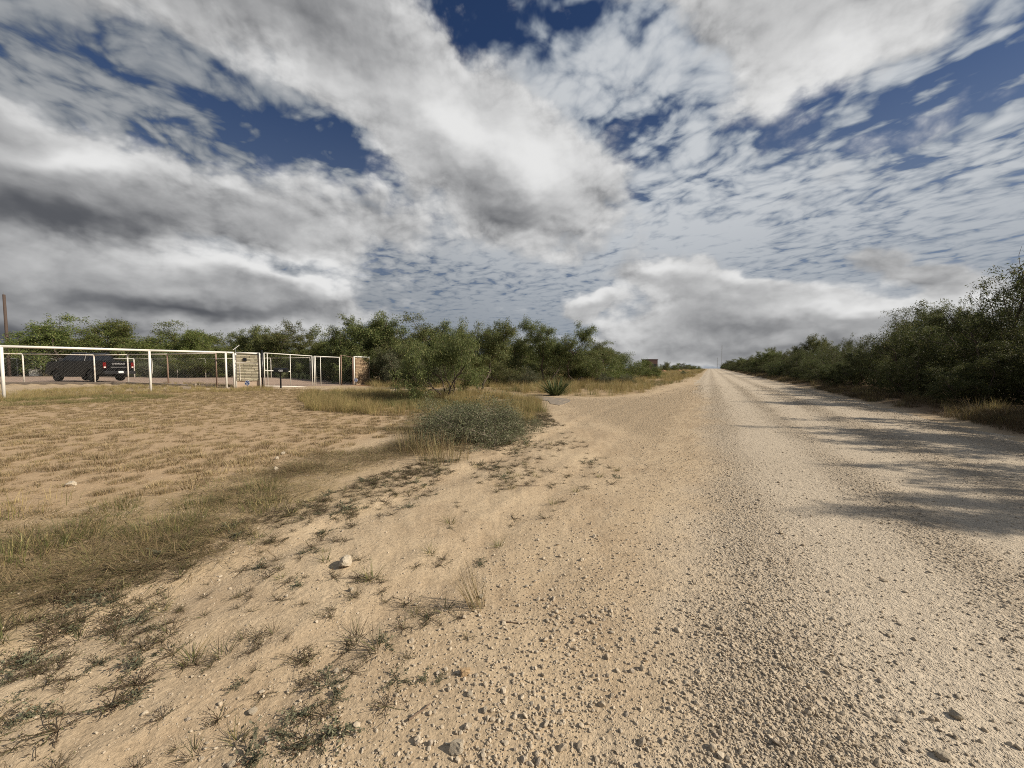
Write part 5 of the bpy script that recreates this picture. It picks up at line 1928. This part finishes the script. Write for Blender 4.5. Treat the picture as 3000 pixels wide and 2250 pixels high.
# ------------------------------------------------------------------ pickup
def pickup():
    hd = Vector((-math.cos(R(12)), math.sin(R(12))))
    rt = Vector((hd.y, -hd.x))
    Lt, Wt = 5.85, 2.02
    rear = Vector((-30.85, 29.0))
    ctr = rear + rt * Wt / 2
    zz = zsurf(-33, 30) + 0.02
    t = thing('pickup_truck', 'black crew cab pickup parked on the gravel yard behind the fence', 'pickup', (ctr.x, ctr.y, zz), math.atan2(hd.y, hd.x))
    W2 = Wt / 2
    def arch(cx, r, n=9):
        return [(cx + r * math.cos(a), 0.46 + r * math.sin(a)) for a in np.linspace(0, math.pi, n)]
    xr, xf, wr = 1.22, 4.86, 0.43
    side = [(0.03, 0.66), (0.0, 0.80), (0.0, 1.52), (0.06, 1.57), (1.88, 1.58), (4.25, 1.56), (5.45, 1.50), (5.76, 1.40), (5.85, 1.15), (5.85, 0.70), (5.72, 0.50)]
    low = [(5.46, 0.46)] + arch(xf, 0.54)[1:-1] + [(xf - 0.56, 0.44), (xr + 0.56, 0.44)] + arch(xr, 0.54)[1:-1] + [(xr - 0.56, 0.52)]
    # lower body as two flanks with a hollow bed between them
    for sg, nm in ((1, 'left_flank'), (-1, 'right_flank')):
        MB().prism(side + low, sg * W2, sg * (W2 - 0.12)).build('body_side', M['truck'], t, bevel=0.025)
    mid = MB()
    mid.prism([(1.85, 0.55), (5.80, 0.60), (5.82, 1.14), (5.72, 1.40), (5.42, 1.52), (4.25, 1.585), (1.85, 1.585)], -W2 + 0.10, W2 - 0.10)
    mid.box((0.95, 0, 0.72), (1.86, Wt - 0.2, 0.08))
    mid.build('body_core', M['truck'], t, bevel=0.02)
    tg = MB().box((0.02, 0, 1.18), (0.07, Wt - 0.40, 0.74)).build('tailgate', M['truck'], t, bevel=0.02)
    text_mesh('CHEVROLET', 0.155, M['grey_text'], 'tailgate_lettering', tg, Matrix.Translation((-0.018, 0, 1.36)) @ Matrix.Rotation(R(-90), 4, 'Z') @ UPRIGHT, 0.002)
    MB().box((-0.019, 0, 1.10), (0.01, 1.0, 0.025)).build('trim_strip', M['grey_text'], tg)
    MB().box((-0.02, 0, 1.27), (0.015, 0.22, 0.05)).build('handle', M['black'], tg)
    # cab
    y0, y1 = W2 - 0.02, W2 - 0.24
    cabp = [(1.86, 1.56, y0), (1.98, 2.12, y1), (2.25, 2.205, y1 - 0.03), (3.45, 2.19, y1 - 0.03), (3.72, 2.12, y1), (4.42, 1.56, y0)]
    n = len(cabp)
    V = [(a, -c, b_) for a, b_, c in cabp] + [(a, c, b_) for a, b_, c in cabp]
    F = [(i, (i + 1) % n, n + (i + 1) % n, n + i) for i in range(n)] + [tuple(range(n - 1, -1, -1)), tuple(range(n, 2 * n))]
    cab = MB().add(V, F).build('cab', M['truck'], t, bevel=0.03)
    def side_pt(x_, z_, sg):
        f = (z_ - 1.56) / (2.12 - 1.56)
        return (x_, sg * (y0 + (y1 - y0) * f + 0.006), z_)
    for sg in (1, -1):
        for quad in ([(2.02, 1.64), (2.08, 2.06), (2.82, 2.10), (2.86, 1.64)], [(2.94, 1.64), (2.92, 2.10), (3.58, 2.06), (4.14, 1.64)]):
            MB().add([side_pt(a, b_, sg) for a, b_ in quad], [(0, 1, 2, 3)]).build('side_window', M['glass'], t)
        MB().box((4.0, sg * (W2 + 0.13), 1.68), (0.12, 0.22, 0.24)).build('mirror', M['black'], t, bevel=0.03)
        MB().tube((2.05, sg * (y1 - 0.06), 2.235), (3.5, sg * (y1 - 0.06), 2.225), 0.018, n=8).build('roof_rail', M['galv'], t)
    MB().add([(1.855, -0.72, 1.64), (1.855, 0.72, 1.64), (1.945, 0.66, 2.06), (1.945, -0.66, 2.06)], [(0, 1, 2, 3)]).build('rear_window', M['glass'], t)
    MB().add([(4.36, -0.86, 1.62), (4.36, 0.86, 1.62), (3.80, 0.70, 2.085), (3.80, -0.70, 2.085)], [(0, 1, 2, 3)]).build('windscreen', M['glass'], t)
    for a in (2.9, 3.99):
        MB().box((a, W2 + 0.008, 1.10), (0.012, 0.012, 0.9)).build('door_seam', M['black'], t)
    for a in (2.2, 3.15):
        MB().box((a, W2 + 0.02, 1.38), (0.20, 0.03, 0.035)).build('door_handle', M['black'], t)
    for sg in (1, -1):
        tl = MB().box((0.0, sg * (W2 - 0.115), 1.24), (0.09, 0.20, 0.44)).build('tail_light', M['red_lens'], t, bevel=0.015)
        MB().box((-0.042, sg * (W2 - 0.115), 1.10), (0.02, 0.12, 0.09)).build('reversing_lens', M['clear_lens'], tl)
        MB().box((5.80, sg * (W2 - 0.22), 1.22), (0.12, 0.36, 0.22)).build('headlight', M['clear_lens'], t, bevel=0.02)
    bp = MB().box((-0.10, 0, 0.68), (0.24, Wt - 0.04, 0.24)).build('rear_bumper', M['black'], t, bevel=0.03)
    pl = MB().box((-0.225, 0, 0.72), (0.012, 0.32, 0.16)).build('licence_plate', M['plate'], bp)
    MB().box((-0.232, 0.0, 0.72), (0.004, 0.22, 0.045)).build('plate_marks', M['grey_text'], pl)
    MB().box((5.92, 0, 0.72), (0.22, Wt - 0.06, 0.30)).build('front_bumper', M['black'], t, bevel=0.03)
    MB().box((5.86, 0, 1.12), (0.05, 1.2, 0.44)).build('grille', M['black'], t, bevel=0.01)
    MB().box((3.0, W2 - 0.02, 0.40), (2.3, 0.16, 0.06)).build('running_board', M['black'], t, bevel=0.01)
    MB().tube((-0.35, 0, 0.50), (0.4, 0, 0.50), 0.04, n=8).build('tow_hitch', M['black'], t)
    MB().tube((0.5, 0, wr), (0.5, 0, wr), 0.01, n=4, caps=False) if False else None
    for xx in (xr, xf):
        MB().tube((xx, -W2 + 0.2, wr), (xx, W2 - 0.2, wr), 0.07, n=8).build('axle', M['black'], t)
        for sg in (1, -1):
            yo, yi = sg * (W2 - 0.01), sg * (W2 - 0.30)
            ring = [(0.24, yo * 1.0), (0.36, yo), (0.415, yo - sg * 0.03), (0.43, yo - sg * 0.08), (0.43, yi + sg * 0.08), (0.415, yi + sg * 0.03), (0.36, yi), (0.24, yi)]
            nn = 28
            V = [(xx + r_ * math.cos(2 * math.pi * k / nn), yy, wr + r_ * math.sin(2 * math.pi * k / nn)) for k in range(nn) for r_, yy in ring]
            m_ = len(ring)
            F = [(k * m_ + j, k * m_ + (j + 1) % m_, ((k + 1) % nn) * m_ + (j + 1) % m_, ((k + 1) % nn) * m_ + j) for k in range(nn) for j in range(m_)]
            wh = MB().add(V, F).build('tyre', M['tyre'], t, smooth=True)
            rb = MB()
            rb.tube((xx, yo - sg * 0.05, wr), (xx, yo - sg * 0.20, wr), 0.245, n=24)
            for k in range(6):
                a = 2 * math.pi * k / 6
                rb.box((xx + 0.13 * math.cos(a), yo - sg * 0.03, wr + 0.13 * math.sin(a)), (0.24, 0.045, 0.06), ry=-a)
            rb.tube((xx, yo - sg * 0.0, wr), (xx, yo - sg * 0.06, wr), 0.07, n=12)
            rb.build('rim', M['rim'], wh)
    return t


pickup()

# ------------------------------------------------------------------ far things
# dark red structure behind the bright green shrub
D = 62.0
p = at(1911, 1073, D)
zz = hz(p.x, D)
t = thing('red_shed', 'dark red boxy structure showing above the bright green shrub', 'shed', (p.x - 0.45, D, zz), 0.2)
top = at(1913, 1054, D).z - zz
MB().box((0, 0, top / 2), (1.5, 2.2, top)).build('wall', M['red_wall'], t)
MB().box((0, 0, top + 0.04), (1.62, 2.34, 0.08)).build('roof', M['red_wall'], t)
MB().box((0.15, -1.115, 0.95), (0.8, 0.04, 1.9)).build('door', M['black'], t)


def mound(label, px_, D, wpx, hgt_px, seed):
    p = at(px_, 1073, D)
    Wm, Hm = wpx * D / FPX / 2, hgt_px * D / FPX
    n = 26
    a = np.linspace(-1.2, 1.2, n)
    X, Y = np.meshgrid(a, a, indexing='ij')
    rr = np.hypot(X, Y)
    Z = Hm * np.clip(1 - rr, 0, 1) ** 0.8 * (1 + 0.7 * fbm(X * 3 + seed, Y * 3, 3, seed)) - 0.1
    V = np.stack([X.ravel() * Wm, Y.ravel() * Wm, Z.ravel()], 1)
    i, j = np.meshgrid(np.arange(n - 1), np.arange(n - 1), indexing='ij')
    q = np.stack([i * n + j, (i + 1) * n + j, (i + 1) * n + j + 1, i * n + j + 1], -1).reshape(-1, 4)
    o = link('dirt_mound', mesh_np('dirt_mound', V, q, None, True), M['red_dirt'], None, (p.x, D, hz(p.x, D)))
    tag(o, label, 'mound', 'dirt mounds left of the road')


mound('reddish dirt mound right of the dark red structure', 1945, 95, 26, 9, 3)
mound('bright red dirt mound in the middle of the far mounds', 1990, 105, 22, 8, 4)
mound('pale dirt mound nearest the road crest', 2015, 115, 26, 5, 5)

# two radio masts beyond the crest
for (px_, ty, by, D, lab) in ((2113.5, 1012, 1066, 720, 'taller thin radio mast beyond the road crest'), (2101, 1050, 1068, 760, 'shorter thin radio mast left of the taller one')):
    p = at(px_, 1073, D)
    zz = hz(p.x, D)
    top = at(px_, ty, D).z
    t = thing('radio_mast', lab, 'mast', (p.x, D, zz), 0, 'radio masts')
    mb = MB()
    H = top - zz
    R0 = 0.62
    legs = [(R0 * math.cos(R(90 + 120 * k)), R0 * math.sin(R(90 + 120 * k))) for k in range(3)]
    for a, b_ in legs:
        mb.tube((a, b_, -1), (a, b_, H), 0.11, n=5)
    mb.build('legs', M['galv'], t)
    mb = MB()
    nb = int(H / 1.8)
    for k in range(nb):
        for q in range(3):
            a, b_ = legs[q], legs[(q + 1) % 3]
            mb.tube((*a, H * k / nb), (*b_, H * (k + 1) / nb), 0.06, n=4)
    br = mb.build('lattice_bracing', M['galv'], t)
    br['kind'] = 'stuff'
    MB().tube((0, 0, H - 0.5), (0, 0, H + 2.5), 0.12, n=5).build('aerial', M['galv'], t)
